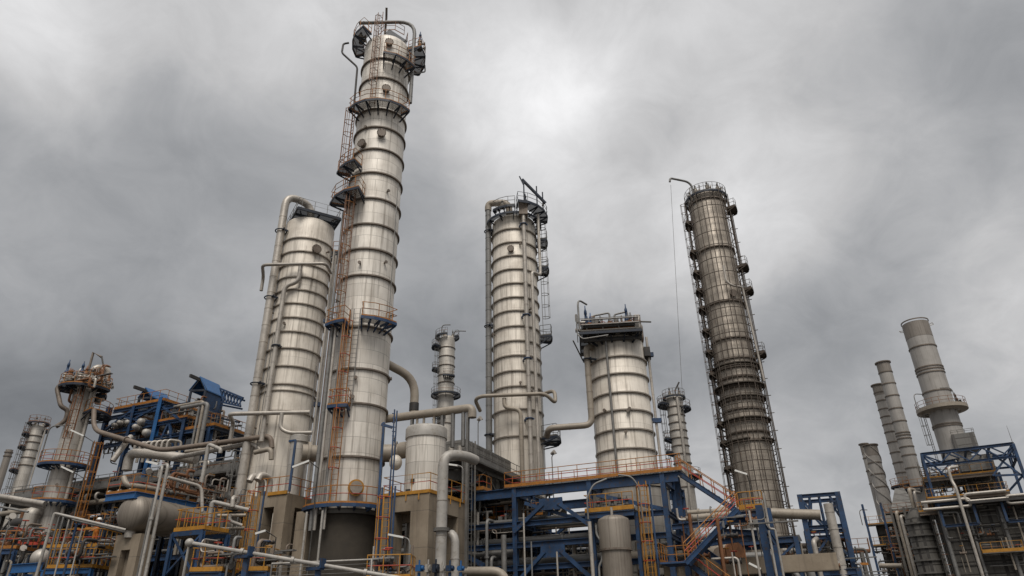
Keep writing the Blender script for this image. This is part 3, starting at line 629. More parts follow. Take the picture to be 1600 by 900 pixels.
# ---- dark old column in scaffolding
c = SCAF = Column('old_column', 'dark weathered column at right wrapped in scaffolding', 'column', 1147, 560, 75.0, 2.2, 312, 0., 'old_cladding', head=.2)
c.rings([309, 385, 470, 527, 558], .2, .16)
c.rings([572,587,603,622,637,655,673,687], .2, .2)
zt = c.zt; c.platform(0, 359.9, 2.7, zt - .2, nb=14, drop=.9, yc='grey_steel', mid='grey_steel', h=1.2)
p = W(1083, 302, 74); pz = W(1080, 285, 74).z; c.pipe([(p.x, 74, zt - 1.5), (p.x, 74, pz), (W(1048, 285, 73.5).x, 73.5, pz + .4), (W(1047, 287, 73.5).x, 73.5, pz - .2)], .14, 'pipe_grey', 1.0, 0, 'davit')
for a in range(0, 360, 45): relief_valve(c.at(a + 12, 2.0, zt + .3), c.t, 1.2 + (a % 3) * .3, 'grey_steel', 'pipe_silver', 'vent_valve')
c.pipe([c.at(14, 2.75, c.z(420, 2)), c.at(14, 2.75, c.z(446, 2)), c.at(30, 2.75, c.z(452, 2)), c.at(60, 2.75, c.z(450, 2)), c.at(72, 2.9, c.z(600, 1))], .13, 'pipe_silver', .5, 0, 'side_pipe')
c.manhole(30, c.z(458, 2.6), .42)
for k, y in enumerate((347, 392, 424, 452, 480, 515, 548, 583, 660, 690, 730)):
    c.platform(-112, -66, 3.15, c.z(y), nb=3, drop=1.6, yc='scaffold_tube', mid='scaffold_tube', mat='scaffold_board', edge='scaffold_tube')
for k, y in enumerate((336, 426, 462, 560)): c.platform(70, 104, 3.6, c.z(y), nb=2, drop=1.2, yc='scaffold_tube', mid='scaffold_tube', mat='scaffold_board', edge='scaffold_tube')
c.ladder(-84, 12, zt, mat='scaffold_tube', hoop='rust', r=.4)
sf = thing('scaffold', 'rusty tube scaffolding wrapped round the dark column at right, densest on its lower half', 'scaffolding', (c.x, c.y, 0))
rs = c.R + .42; zm = c.z(556); ztp = zt + .8
for i in range(30):
    a = i * 12; tz = ztp - (0 if i % 2 else rnd.uniform(0, 3)); r = rs + (.3 if i % 3 == 0 else 0)
    p = c.at(a, r, 0); M().cyl(p, Vector((p.x + rnd.uniform(-.1, .1), p.y, tz)), .05, 6).build('pole', 'scaffold_tube', sf)
z = 6.0
while z < ztp - 1:
    M().tube(arc(c.c, rs + rnd.uniform(-.03, .06), z, 0, 345, 22), .045, 6, close=True).build('ledger', 'scaffold_tube', sf)
    z += 1.05 if z < zm + 6 else 1.9
for i, py_ in enumerate((572, 603, 622, 655, 687)):
    z = c.z(py_ + 6); b = M(); a0 = rnd.choice((0, 40, 200, 300)); b.sector(c.c, c.R + .08, c.R + .5 + .2 * rnd.random(), z, z + .12, c.front + a0 - 165, c.front + a0 + 165, 24)
    b.build('board_ring', 'scaffold_board', sf)
# the outer strip of scaffold towers on the right hand side
for a in (80, 96, -96, -84):
    for r in (rs + .9, ):
        p = c.at(a, r - .6, 0); M().cyl(p, Vector((p.x, p.y, ztp - 4 if a > 0 else c.z(430))), .05, 6).build('pole', 'scaffold_tube', sf)
z = 7.0
while z < ztp - 5:
    for a0, a1, zl in ((80, 96, 99), (-96, -84, c.z(440))):
        if z < zl: b = M().tube([c.at(a0, rs + .3, z), c.at(a1, rs + .3, z + rnd.choice((0, 0, 2.0)))], .045, 6).tube([c.at((a0 + a1) / 2, rs - .2, z), c.at((a0 + a1) / 2, rs + .6, z)], .045, 6); b.build('transom', 'scaffold_tube', sf)
    z += 2.0
p0 = W(1048, 289, 73.5); p1 = W(1063, 560, 73.5)
tag(M().tube([p0, p0 + (p1 - p0) * ((p0.z - 1) / (p0.z - p1.z))], .022, 5).build('hoist_rope', 'grey_steel'), 'thin rope hanging from the davit above the scaffolded column', 'rope')
# ---- two small far columns and the ones at the far left
def small(name, label, cx, cy, Y, R, top, rows, plats, mat='dull_cladding', zb=0, rail_='grey_steel', lad=-60, tops=True):
    c = Column(name, label, 'column', cx, cy, Y, R, top, zb, mat, n=36)
    c.rings(rows, .12, .12)
    for (a0, a1, r, y) in plats: c.platform(a0, a1, r, c.z(y, R * .8 if a0 < 0 < a1 else 0), nb=6, drop=1.0, yc=rail_, mid='rusty_rail')
    c.ladder(lad, 5, c.zt + 1, mat='grey_steel', hoop='grey_steel', r=.35)
    if tops: relief_valve(c.at(-40, R * .7, c.zt + .2), c.t, 1.6, 'grey_steel'); relief_valve(c.at(100, R * .7, c.zt + .2), c.t, 1.9, 'grey_steel', 'pipe_silver')
    return c
c = small('slim_column', 'slim distant column with a ring platform seen between the tallest and the middle columns', 697, 600, 115, 1.42, 531, [541,555,569,584,596,640,660], [(0, 359.9, 2.6, 618), (-110, -50, 2.8, 543), (-100, -60, 2.6, 578), (-15, 40, 2.3, 588), (60, 359.9, 2.2, 527), (-60, 0, 2.4, 652)])
davit(c.at(-120, 1.2, c.zt), 3.2, 1.6, 0, c.t, .09); davit(c.at(90, 1.2, c.zt), 1.8, 2.2, 0.1, c.t, .09)
c = small('slim_column', 'slim distant column between the short wide column and the scaffolded one', 1062, 690, 100, 1.22, 624, [634,647,659,671,683,695,708,722,760], [(40, 150, 2.3, 640), (-150, -40, 2.6, 632), (-110, -60, 2.2, 685), (-110, -60, 2.2, 706), (30, 110, 2.4, 746), (0, 359.9, 1.7, 622)], lad=-85)
M().tube([c.at(30, .6, c.zt), c.at(30, .6, c.zt + 1.2), W(1061, 597, 99)], .12, 8).build('davit', 'grey_steel', c.t)
c.pipe([c.at(18, 1.45, 8), c.at(18, 1.45, c.zt)], .2, 'pipe_silver', 0, name='riser_pipe')
c = small('slim_column', 'small distant pale column with ringed shell at far left edge', 49, 700, 112, 1.0, 668, [680,690,702,714,726], [(-120, -50, 1.9, 680), (-120, -50, 1.9, 700), (60, 130, 1.8, 672), (0, 359.9, 1.6, 662), (-120, -50, 2.1, 736)], rail_='rusty_rail')
c.pipe([c.at(60, 1.35, 8), c.at(60, 1.35, c.zt)], .14, 'pipe_silver', 0, name='riser_pipe')
c = Column('vent_stack', 'stubby dull stack at the extreme left edge of the skyline', 'stack', 9, 722, 130, .62, 703, 0, 'stack_top_steel', head=0, n=24); c.rings([706, 712], .12, .15)
# ---- left column with orange railed decks
c = LCOL = Column('railed_column', 'grey column at left with orange railed ring decks and a crowded valve platform on top', 'column', 103, 720, 62.0, .95, 608, 0., 'dull_cladding', skirt=0)
zt = c.zt
top = c.platform(-115, 60, 2.3, zt - .1, nb=6, drop=.6, edge='dark_blue_steel', yc='orange_paint', mid='rusty_rail'); c.platform(64, 200, 1.9, zt - .5, nb=3, drop=.5, yc='orange_paint', mid='rusty_rail')
for a, r, h, m in ((-88, 1.9, 2.4, 'blue_steel'), (-30, 1.4, 2.1, 'blue_steel'), (-50, 1.9, 1.2, 'rust'), (-100, 1.5, 1.5, 'grey_steel'), (30, 1.8, 1.5, 'rusty_rail'), (48, 1.2, 1.9, 'pipe_silver'), (-65, 1.8, 1.4, 'rusty_rail'), (-10, 1.9, 1.5, 'rusty_rail'), (5, 2.0, 1.4, 'grey_steel'), (75, 1.7, 1.6, 'rusty_rail'), (100, 1.8, 1.3, 'grey_steel')): relief_valve(c.at(a, r, zt + .2), c.t, h, m, 'pipe_silver')
M().tube([c.at(-30, .4, zt), c.at(-30, .4, zt + 3.6), W(159, 558, 61.4)], .12, 8).build('davit', 'ring_steel', c.t)
M().tube([c.at(50, 2.2, zt), W(159, 557, 60.8)], .08, 8).build('davit_post', 'galvanised', c.t)
for a, r in ((20, .6), (70, .8)): M().tube([c.at(a, r, zt), c.at(a, r, zt + 2.2), c.at(a + 60, r + .9, zt + 2.2), c.at(a + 60, r + .9, zt - 1)], .28, 12, .6).build('pipe_loop', 'pipe_silver', c.t)
c.platform(18, 110, 2.7, c.z(641, 1.5), nb=5, drop=1.2, yc='orange_paint', mid='rusty_rail')
z3 = c.z(722, 2); z4 = c.z(780, 2)
c.platform(-95, 75, 2.1, z3, nb=8, drop=.6, edge='blue_steel', yc='orange_paint', mid='red_paint'); c.platform(-75, 75, 1.95, z4, nb=8, drop=.5, edge='blue_steel', yc='orange_paint', mid='red_paint')
c.ladder(-14, z3, zt - .2, mat='rusty_rail', hoop='rusty_rail', w=.5); c.ladder(58, c.z(850), c.z(690), mat='orange_paint', hoop='orange_paint', r=1.3)
c.pipe([c.at(40, 1.2, z4 - 1), c.at(40, 1.2, zt)], .16, 'pipe_silver', 0); c.pipe([c.at(28, 1.15, c.z(650, 1)), c.at(28, 1.15, zt + 2)], .14, 'pipe_silver', 0)
q = W(118, 628, 60); M().tube([c.at(-80, 2.1, zt), c.at(-82, 2.3, zt - .4), c.at(-60, 1.8, zt - 2.2), c.at(-50, 1.2, zt - 2.4), c.at(-50, 1.15, zt - 3.4), c.at(-70, 1.6, zt - 4.0)], .2, 10, .4).build('drain_pipe', 'ring_steel', c.t)
davit(c.at(-78, 2.0, z3), 3.4, 1.9, 0, c.t, .06, 'galvanised')
pl = W(68, 796, 60.4); ze = c.z(805)
c.pipe([c.at(-60, 1.2, ze), (pl.x - .9, 60.4, ze), (pl.x - .9, 60.4, ze - 3.6)], .55, 'dull_cladding', 1.3, 0, 'reboiler_pipe', 16)
rail([c.at(-80, 2.6, c.z(852)), c.at(-20, 2.6, c.z(852))], c.t, 1.0, .8, 'red_paint', 'red_paint')
# ------------------------------------------------------------------ structures on the plant grid (turned 23 degrees)
E1 = Vector((math.cos(R_(-23)), math.sin(R_(-23)), 0)); E2 = Vector((-E1.y, E1.x, 0)); UP = Vector((0, 0, 1)); RZ = R_(-23)
def on_line(A, B, px):
    """point of the level line A-B seen at image column px"""
    lo, hi = -2., 3.
    def col(t):
        c = ROT.transposed() @ (A.lerp(B, t) - CAMPOS); return 800 - c.x / c.z * FPX
    for _ in range(60):
        m = (lo + hi) / 2
        if col(m) < px: lo = m
        else: hi = m
    return A.lerp(B, lo)
def vert(px, py, Y, z0=0.): p = W(px, py, Y); return Vector((p.x, p.y, z0)), p
def Z(p, z): return Vector((p.x, p.y, z))
def slab(m, A, u, v, t):
    A = Vector(A); m.hexa([A - UP * t, A + u - UP * t, A + u + v - UP * t, A + v - UP * t, A, A + u, A + u + v, A + v]); return m
PIPES = 'process pipes on the racks'
def pipe(label, pts, r, mat='pipe_silver', bend=.6, group=None, name='pipe', cat='pipe', n=12, band=0, flange=()):
    pts = [Vector(p) for p in pts]
    if not band and not flange: return tag(M().tube(pts, r, n, bend, seams=None if r < .055 else (((4.4, 1.5, .07),) if sum(map(ord, label)) % 3 == 0 else ((1.3, 1.08, .03),))).build(name, mat), label, cat, group)
    t = thing(name, label, cat, pts[0], group); M().tube(pts, r, n, bend).build('run', mat, t)
    if band:
        for p, q in zip(pts[:-1], pts[1:]):
            L = (q - p).length; d = (q - p).normalized(); u = bend + .2
            while u < L - bend - .1: M().cyl(p + d * u, p + d * (u + .05), r + .012, n).build('band', 'ring_aluminium', t); u += band
    for i, f in flange:
        p, q = pts[i], pts[i + 1]; d = (q - p).normalized(); a = p.lerp(q, f); M().cyl(a - d * .09, a + d * .09, r * 1.5, 16).build('flange', 'grey_steel', t)
    return t
# ---- blue pipe rack, centre right
zd = W(900, 752, 50).z
A = WZ(790, 763, zd); B = A + E1 * 13.2
L = lambda px: on_line(A, B, px)
rk = thing('pipe_rack', 'big blue steel pipe rack with V braces and an orange railed walkway on top', 'pipe rack', Z(A, 0))
lv = [W(900, y, 50).z for y in (784, 812, 846, 880)]
dep = 7.0
pf = [L(804), L(920), L(1034)]
for i, p in enumerate(pf):
    for k in (0, .5, 1):
        q = Z(p + E2 * dep * k, 0); M().ibeam(q, q + UP * (zd - .1), .33, .33, .035, up=E2).build('post', 'blue_steel', rk)
ext = L(722)
for zz, w in [(zd - .4, .66), (lv[1], .36), (lv[2], .38), (lv[3] - .1, .36)]:
    for k in (0, 1):
        a, b = Z(ext + E2 * dep * k, zz), Z(pf[2] + E1 * .2 + E2 * dep * k, zz)
        if zz > zd - 1 and k == 0: b = Z(L(1058), zz)
        M().ibeam(a - E2 * .02, b - E2 * .02, .3, w, .04).build('beam', 'blue_steel', rk)
    for p in pf + [ext]:
        M().ibeam(Z(p, zz), Z(p + E2 * dep, zz), .28, w * .8, .04).build('cross_beam', 'blue_steel', rk)
def vbrace(a, b, z0, z1, par, flat=1.0, w=.25, off=-E2 * .22, mat='blue_steel'):
    m = (a + b) / 2; d = (b - a).normalized(); l, r = Z(m - d * flat * .5 + off, z1), Z(m + d * flat * .5 + off, z1)
    M().ibeam(Z(a + off, z0), l, w, w, .03, up=E2).build('brace', mat, par); M().ibeam(Z(b + off, z0), r, w, w, .03, up=E2).build('brace', mat, par)
    g = M(); n_ = Vector((-d.y, d.x, 0)) * .04; p = [Z(m - d * flat * .85 + off, z1 - .45), Z(m + d * flat * .85 + off, z1 - .45), Z(m + d * flat * .8 + off, z1 + .35), Z(m - d * flat * .8 + off, z1 + .35)]
    g.hexa([p[0] - n_, p[1] - n_, p[1] + n_, p[0] + n_, p[3] - n_, p[2] - n_, p[2] + n_, p[3] + n_]).build('gusset_plate', mat, par)
for k in (0, 1):
    vbrace(pf[0] + E2 * dep * k, pf[1] + E2 * dep * k, lv[2] + .9, zd - 1.4, rk, 1.1); vbrace(pf[0] + E2 * dep * k, pf[1] + E2 * dep * k, 4.7, lv[2] - .5, rk, 1.1)
    M().ibeam(Z(pf[0] + E2 * dep * k + E1 * .8, zd - 1.2), Z(pf[1] + E2 * (dep * k + .5), lv[1] - .3), .24, .24, .03, up=E2).build('brace', 'blue_steel', rk)
M().ibeam(Z(pf[1] + E1 * .5, zd - 1.1), Z(pf[2] + E2 * .4, lv[1] + .2), .26, .26, .03, up=E2).build('brace', 'blue_steel', rk)
M().ibeam(Z(pf[1] + E2 * dep, lv[2]), Z(pf[2] + E2 * dep, zd - 1), .22, .22, .03, up=E2).build('brace', 'blue_steel', rk)
M().ibeam(Z(ext, lv[2] - .2), Z(pf[0], lv[3] - 1.2), .3, .3, .03, up=E2).build('brace', 'blue_steel', rk)
wk = slab(M(), A + E2 * -.25 - E1 * .1, E1 * ((L(1068) - A).dot(E1)), E2 * 1.6, .08).build('walkway', 'dark_grating', rk)
a = A + E2 * -.22; b = L(1066) + E2 * -.22
rail([a + E2 * 1.5, a, b], wk, 1.1, 1.45, 'orange_paint', 'red_paint', toe=.22); rail([a + E2 * 1.55, b + E2 * 1.55 - E1 * 1.0], wk, 1.1, 1.0, 'orange_paint', 'red_paint', toe=.2)
a2 = Z(ext - E1 * 1.3 + E2 * -.2, zd + .05); wk2 = slab(M(), a2, E1 * 3.2, E2 * 1.4, .08).build('walkway', 'dark_grating', rk)
rail([a2, a2 + E1 * 3.2, a2 + E1 * 3.2 + E2 * 1.4], wk2, 1.1, .95, 'orange_paint', 'red_paint', toe=.25)
wk3 = slab(M(), Z(pf[0] - E1 * 4 + E2 * 3, lv[0] - .2), E1 * 5, E2 * 1.2, .08).build('walkway', 'dark_grating', rk); rail([Z(pf[0] - E1 * 4 + E2 * 3, lv[0] - .2), Z(pf[0] + E1 * 1 + E2 * 3, lv[0] - .2)], wk3, .9, .9, 'orange_paint', 'red_paint', toe=.2)
# pipes lying on its tiers
tiers = [(lv[1] + .21, [(.8, .16, 'pipe_grey'), (1.5, .22, 'pipe_grey'), (2.3, .12, 'pipe_silver'), (4.3, .2, 'pipe_grey'), (5.4, .15, 'pipe_brown')]),
         (lv[2] + .23, [(.7, .2, 'pipe_grey'), (1.4, .24, 'pipe_silver'), (2.2, .15, 'pipe_grey'), (4.2, .25, 'pipe_grey'), (5.2, .18, 'pipe_silver'), (6, .14, 'pipe_grey')]),
         (lv[3] + .1, [(.9, .28, 'pipe_grey'), (1.9, .2, 'pipe_silver'), (4.4, .22, 'pipe_grey'), (5.6, .24, 'pipe_brown')])]
nm = ['upper', 'middle', 'lowest']
for ti, (zz, ps) in enumerate(tiers):
    for (o, r, m) in ps:
        a = Z(ext - E1 * (1.5 + rnd.random()) + E2 * o, zz + r); b = a + E1 * (15.3 + rnd.random() * 3)
        if o < 3: b = a + E1 * ((pf[1] - ext).dot(E1) + 2.4 + rnd.uniform(0, .6)); pts = [a, b, b + Vector((0, 0, -1.1 - rnd.random()))]
        else: pts = [a, b]
        pipe(f'{ {"pipe_grey": "grey", "pipe_silver": "silver", "pipe_brown": "brown"}[m]} pipe lying with others on the {nm[ti]} tier of the big blue pipe rack', pts, r, m, .4, f'pipes on the {nm[ti]} tier of the blue rack')
pipe('pale pipe with a rounded elbow lying low in front of the blue pipe rack', [W(700, 893, 46), W(790, 893, 45), Vector((W(790, 893, 45).x + .1, 45.4, 1.5))], .28, 'pipe_tan', .8)
# slim service posts before the rack
for i, (x, y, Y, m, r) in enumerate(((818, 802, 46.5, 'pipe_silver', .06), (830, 846, 46.6, 'pipe_grey', .05), (870, 862, 46.2, 'pipe_silver', .06), (787, 836, 46.0, 'galvanised', .17), (921, 815, 45.5, 'pipe_silver', .12), (931, 820, 45.6, 'pipe_grey', .07))):
    a, b = vert(x, y, Y); lab = ['tall thin silver standpipe in front of the left blue rack post', 'thin grey standpipe beside the left blue rack brace', 'short thin silver standpipe under the blue V brace', 'thick galvanised post left of the left blue rack post', 'silver standpipe left of the small insulated vessel', 'thin grey pipe close to the left side of the small insulated vessel'][i]
    pts = [a, b] if i != 5 else [a, Z(a, b.z - 2.5), Z(a + E1 * .25, b.z - 2.1), Z(a + E1 * .25, b.z - 1), Z(a, b.z - .6), b]
    pipe(lab, pts, r, m, .15)
# ---- small insulated vessel in front of the rack
p = W(962, 857, 45.6); vs = thing('small_vessel', 'small insulated vertical vessel with a seam ring in front of the blue pipe rack', 'vessel', Z(p, 0))
zt, zs = W(962, 812, 45).z, W(962, 857, 44.7).z
M().lathe((p.x, p.y), [(1.0, zs), (1.0, zt), (.95, zt + .12), (.6, zt + .3), (.02, zt + .38)], 40, sharp=(0,)).build('upper_shell', 'stained_cladding', vs)
M().lathe((p.x, p.y), [(.93, 0), (.93, zs)], 40).build('lower_shell', 'stained_cladding', vs)
for z_, r in ((zs, 1.03), (zs - 1.75, .97)): M().lathe((p.x, p.y), [(.9, z_ - .06), (r, z_ - .06), (r, z_ + .06), (.9, z_ + .06)], 40, sharp=(0, 1, 2)).build('seam_ring', 'ring_steel', vs)
M().cyl((p.x - .15, p.y - .6, zt), (p.x - .15, p.y - .6, zt + .75), .09, 10).build('nozzle', 'pipe_silver', vs)
# little deck above it
za = W(945, 797, 46.2).z; a = WZ(914, 801, za); b = WZ(983, 792, za); u = E1 * (b - a).length
dk = thing('access_platform', 'small yellow railed access platform above the small insulated vessel', 'platform', Z(a, za))
ds = slab(M(), a, u, E2 * 1.8, .08).build('deck', 'dark_grating', dk); M().ibeam(a - UP * .25, a + u - UP * .25, .2, .34).build('edge_beam', 'blue_steel', dk); M().ibeam(a - UP * .25 + E2 * 1.8, a + u - UP * .25 + E2 * 1.8, .2, .34).build('edge_beam', 'blue_steel', dk)
rail([a + E2 * 1.8, a, a + u], ds, 1.1, 1.1, 'yellow_paint', 'red_paint', toe=.26)
for q in (a + E1 * .2 + E2 * .9, a + u - E1 * .1 + E2 * .9): M().ibeam(Z(q, 0), q - UP * .1, .22, .22, .03, up=E2).build('post', 'blue_steel', dk)
for k in range(5): q = a + E1 * (.6 + k * .5) + E2 * 1.2; relief_valve(q, dk, 1.0 + .2 * (k % 2), 'dark_machine', 'pipe_grey', 'valve')
for (x0, y0, x1, y1, lab) in ((917, 778, 948, 748, 'left'), (999, 762, 966, 742, 'right')):
    p0, p1 = W(x0, y0, 46.5), W(x1, y1, 46.5)
    pipe(f'thin bent grey conduit rising to the walkway above the {lab} of the small insulated vessel', [Z(p0, za - .5), p0, p0.lerp(p1, .35) + UP * .45, p1], .06, 'pipe_grey', .3)
# ---- caged ladder right of the vessel
def free_ladder(label, x, ytop, Y, z0=0., a=-90, w=.5, mat='yellow_paint', hoop='red_paint', post='blue_steel', start=2.2):
    q = W(x, ytop, Y); t = thing('caged_ladder', label, 'ladder', Z(q, z0)); n_ = -E2
    ladder(Z(q, z0), q, n_, t, w, mat, True, hoop, start, 1.15)
    for k in (-1, 1): M().beam(Z(q + E1 * k * .45 + E2 * .12, z0), q + E1 * k * .45 + E2 * .12, .1, .1).build('post', post, t)
    return t
free_ladder('yellow caged ladder with red hoops between the small vessel and the stair tower', 1003, 752, 46.8)
# ---- stair tower
zl = W(1170, 795, 45.6).z; LA = WZ(1153, 797, zl); LB = WZ(1186, 792, zl)
st = thing('stair_tower', 'blue steel stair tower with zigzag orange railed stairs beside the big pipe rack', 'stairs', Z(LA, 0))
top = L(1058); zt = zd; ed = (LA - Z(top, zl)); ed.z = 0
wS = 1.15
def flight(a, b, par, side=E2, w=wS, mat='blue_steel', name='stair_flight', rm='orange_paint', mid='red_paint'):
    m = M(); 
    for k in (0, w): m.ibeam(a + side * k - UP * .1, b + side * k - UP * .1,   .1, .28, .03)
    o = m.build(name, mat, par); n = max(3, int(abs(a.z - b.z) / .22)); s_ = M()
    for i in range(1, n): p = a.lerp(b, i / n); d = Vector((b.x - a.x, b.y - a.y, 0)).normalized(); s_.hexa([p + d * -.14 - UP * .02, p + d * .14 - UP * .02, p + d * .14 + side * w - UP * .02, p - d * .14 + side * w - UP * .02, p + d * -.14 + UP * .02, p + d * .14 + UP * .02, p + d * .14 + side * w + UP * .02, p - d * .14 + side * w + UP * .02])
    s_.build('tread', 'dark_grating', o)
    for k in (0, w):
        r_ = M(); r2 = M(); r_.tube([a + side * k + UP * 1.0, b + side * k + UP * 1.0], .03, 6); r2.tube([a + side * k + UP * .55, b + side * k + UP * .55], .028, 6)
        for i in range(6): p = a.lerp(b, i / 5) + side * k; r_.cyl(p, p + UP * 1.0, .028, 6)
        r_.build('hand_rail', rm, o); r2.build('mid_rail', mid, o)
    return o
flight(Z(top, zt), LA, st)
ld = slab(M(), LA - E2 * .05, E1 * 1.6, E2 * 2.6, .1).build('landing', 'dark_grating', st)
rail([LA + E1 * .1, LA + E1 * 1.6, LA + E1 * 1.6 + E2 * 2.6, LA + E2 * 2.6], ld, 1.1, .8, 'yellow_paint', 'red_paint', toe=.3)
M().ibeam(LA - UP * .3, LA + E1 * 1.6 - UP * .3, .2, .36).build('beam', 'blue_steel', st)
z2 = W(1060, 880, 44.5).z; L2 = WZ(1074, 878, z2)
flight(LA - E2 * 1.3 + E1 * .1, Z(L2, z2) - E2 * .6, st); ld2 = slab(M(), Z(L2, z2) - E1 * 1.5 - E2 * .7, E1 * 1.5, E2 * 2.4, .1).build('landing', 'blue_steel', st)
rail([Z(L2, z2) - E1 * .2 + E2 * 1.6, Z(L2, z2) - E1 * 1.5 + E2 * 1.6, Z(L2, z2) - E1 * 1.5 - E2 * .6], ld2, 1.1, .7, 'orange_paint', 'orange_paint', toe=.2)
flight(Z(L2, z2) + E2 * .9, Z(L2, z2) + E1 * 5 + E2 * .9 - UP * 4.2, st)
pr = [(on_line(LA, LB, 1183) + E1 * .1, .42), (on_line(LA, LB, 1190) + E2 * 1.6 + E1 * .25, .34)]
for q, w in pr: M().ibeam(Z(q, 0), q + UP * .1, w, w, .04, up=E2).build('post', 'blue_steel', st)
q = L(1034) + E1 * .75 + E2 * 1.2; M().ibeam(Z(q, 0), Z(q, zd - .2), .36, .36, .04, up=E2).build('post', 'blue_steel', st)
for (x0, y0, x1, y1, Y) in ((1050, 824, 1180, 810, 47.5), (1125, 830, 1184, 833, 47.0), (1070, 855, 1186, 838, 47.2), (1060, 830, 1132, 882, 47.8)):
    M().ibeam(W(x0, y0, Y), W(x1, y1, Y - 1.2), .24, .34, .03).build('beam', 'blue_steel', st)
M().ibeam(W(1190, 815, 44.9), W(1212, 850, 44.9), .2, .24, .03).build('brace', 'blue_steel', st)
# pipes and the concrete beam behind the stair
for i, (x0, y0, x1, y1, Y, r, m, lab) in enumerate(((1005, 817, 1160, 802, 56, .26, 'pipe_tan', 'upper tan pipe running behind the stair tower'), (1045, 803, 1150, 797, 58, .2, 'pipe_tan', 'thin tan pipe under the far slim column behind the stairs'), (1000, 812, 1120, 806, 57, .2, 'pipe_silver', 'silver pipe running level behind the stair tower'), (995, 853, 1030, 851, 52, .2, 'pipe_grey', 'short grey pipe beside the left stair post'), (1000, 869, 1046, 867, 51, .36, 'pipe_tan', 'thick tan pipe low behind the caged ladder'), (1080, 843, 1186, 828, 54, .22, 'pipe_grey', 'grey pipe between the blue stair braces'), (1150, 797, 1262, 806, 62, .42, 'pipe_tan', 'fat tan pipe passing before the scaffolded column to the right blue frame'))):
    a, b = W(x0, y0, Y), W(x1, y1, Y - (x1 - x0) * .02); pipe(lab, [a - E1 * 1.5, b + E1 * 1.0], r, m, 0)
a, b = W(1010, 893, 50), W(1010, 893, 50) + E1 * 12
cb = tag(M().beam(a, b, .8, 1.0).build('concrete_beam', 'concrete'), 'long concrete beam low behind the stair tower', 'beam')
hx = thing('heat_exchanger', 'horizontal drum with a round flanged end seen through the stair tower', 'heat exchanger', Z(W(1110, 868, 53), 0))
a, b = W(1100, 866, 54), W(1146, 869, 51.5); ax = (b - a).normalized()
M().cyl(a - ax * 2.2, b, .85, 24).build('shell', 'pipe_tan', hx); M().cyl(b - ax * 1.05 - E2 * .4, b - ax * 1.05 - E2 * 1.3, .45, 20).build('nozzle', 'pipe_brown', hx); M().cyl(b, b + ax * .2, 1.0, 24).build('flange', 'rust', hx)
for k in (.2, 1.): q = a.lerp(b, k) - ax * .5; M().box((q.x, q.y, q.z / 2 - .35), .5, 1.2, q.z - .8, RZ).build('saddle', 'concrete', hx)
# ---- concrete table with the small silver vessel
zt = W(672, 767, 42).z; B0 = WZ(671, 767, zt); wA, wC = 3.4, 4.7; A0 = B0 - E1 * wA
tb = thing('concrete_table', 'tall concrete table frame with a yellow edged top carrying a squat silver vessel', 'support frame', Z(B0, 0))
lw = 1.0
for a, lb in ((A0, 'l'), (B0 - E1 * lw * 1.25, 'r')):
    for k in (0, wC - lw):
        q = a + E2 * k; slab(M(), Z(q, zt - 1.05), E1 * lw * (1.25 if lb == 'r' else 1), E2 * lw, zt - 1.05).build('leg', 'concrete', tb)
tt = slab(M(), A0, E1 * wA, E2 * wC, 1.05).build('top_slab', 'concrete', tb)
slab(M(), Z(A0 + E1 * .2 + E2 * 1.0, zt - 1.05), E1 * (wA - .4), E2 * .3, .5).build('cross_beam', 'concrete', tb)
e_ = M()
for a, b in ((A0, B0), (B0, B0 + E2 * wC)): n_ = -E2 if a is A0 else E1; e_.beam(a + n_ * .03 - UP * .02 + UP * .03, b + n_ * .03 + UP * .01, .06, .2)
e_.build('edge_plate', 'yellow_paint', tb)
rail([A0 + E1 * .1 + E2 * wC, A0 + E1 * .1, B0, B0 + E2 * wC], tb, 1.1, 1.35, 'yellow_paint', 'red_paint', toe=0)
for k in (0.6, 1.8, 2.7): M().beam(A0 + E1 * k - E2 * .05 + UP * .1, A0 + E1 * k - E2 * .05 - UP * .45, .07, .05).build('rail_anchor', 'yellow_paint', tb)
for k in (1.3, 2.6, 3.9): M().beam(B0 + E2 * k + E1 * .05 + UP * .1, B0 + E2 * k + E1 * .05 - UP * .4, .07, .05).build('rail_anchor', 'yellow_paint', tb)
C0 = A0 + E1 * 1.75 + E2 * 2.2; zv = W(653, 668, 44.3).z
sv = thing('squat_vessel', 'squat silver vessel with a bright cap standing on the concrete table', 'vessel', Z(C0, zt))
M().lathe((C0.x, C0.y), [(1.3, zt), (1.3, zv - .7)], 44).build('shell', 'aluminium_cladding', sv)
M().lathe((C0.x, C0.y), [(1.27, zv - .74), (1.38, zv - .74), (1.38, zv - .1), (1.3, zv + .02), (.02, zv + .12)], 44, sharp=(0, 1)).build('cap', 'pipe_white', sv)
M().lathe((C0.x, C0.y), [(1.0, 0), (1.0, zt - 1.0)], 30).build('bottom_shell', 'dull_cladding', sv)
q = C0 - E1 * 1.2; zq = W(608, 690, 43).z; M().cyl(Z(q, zq), Z(q, zq) - E1 * .7, .55, 18).build('nozzle', 'pipe_tan', sv); M().ball(Z(q - E1 * .5 - E2 * .9, zq - 1.0), .42, .42, .5).build('separator_pot', 'aluminium_cladding_plain', sv)
o_ = (C0 - E2 * 1.32 - E1 * .1); M().box(Z(o_, zt + .9), .25, .1, .25, RZ).box(Z(o_ - E1 * .3, zt + .3), .3, .12, .25, RZ).build('name_plate', 'dark_machine', sv)
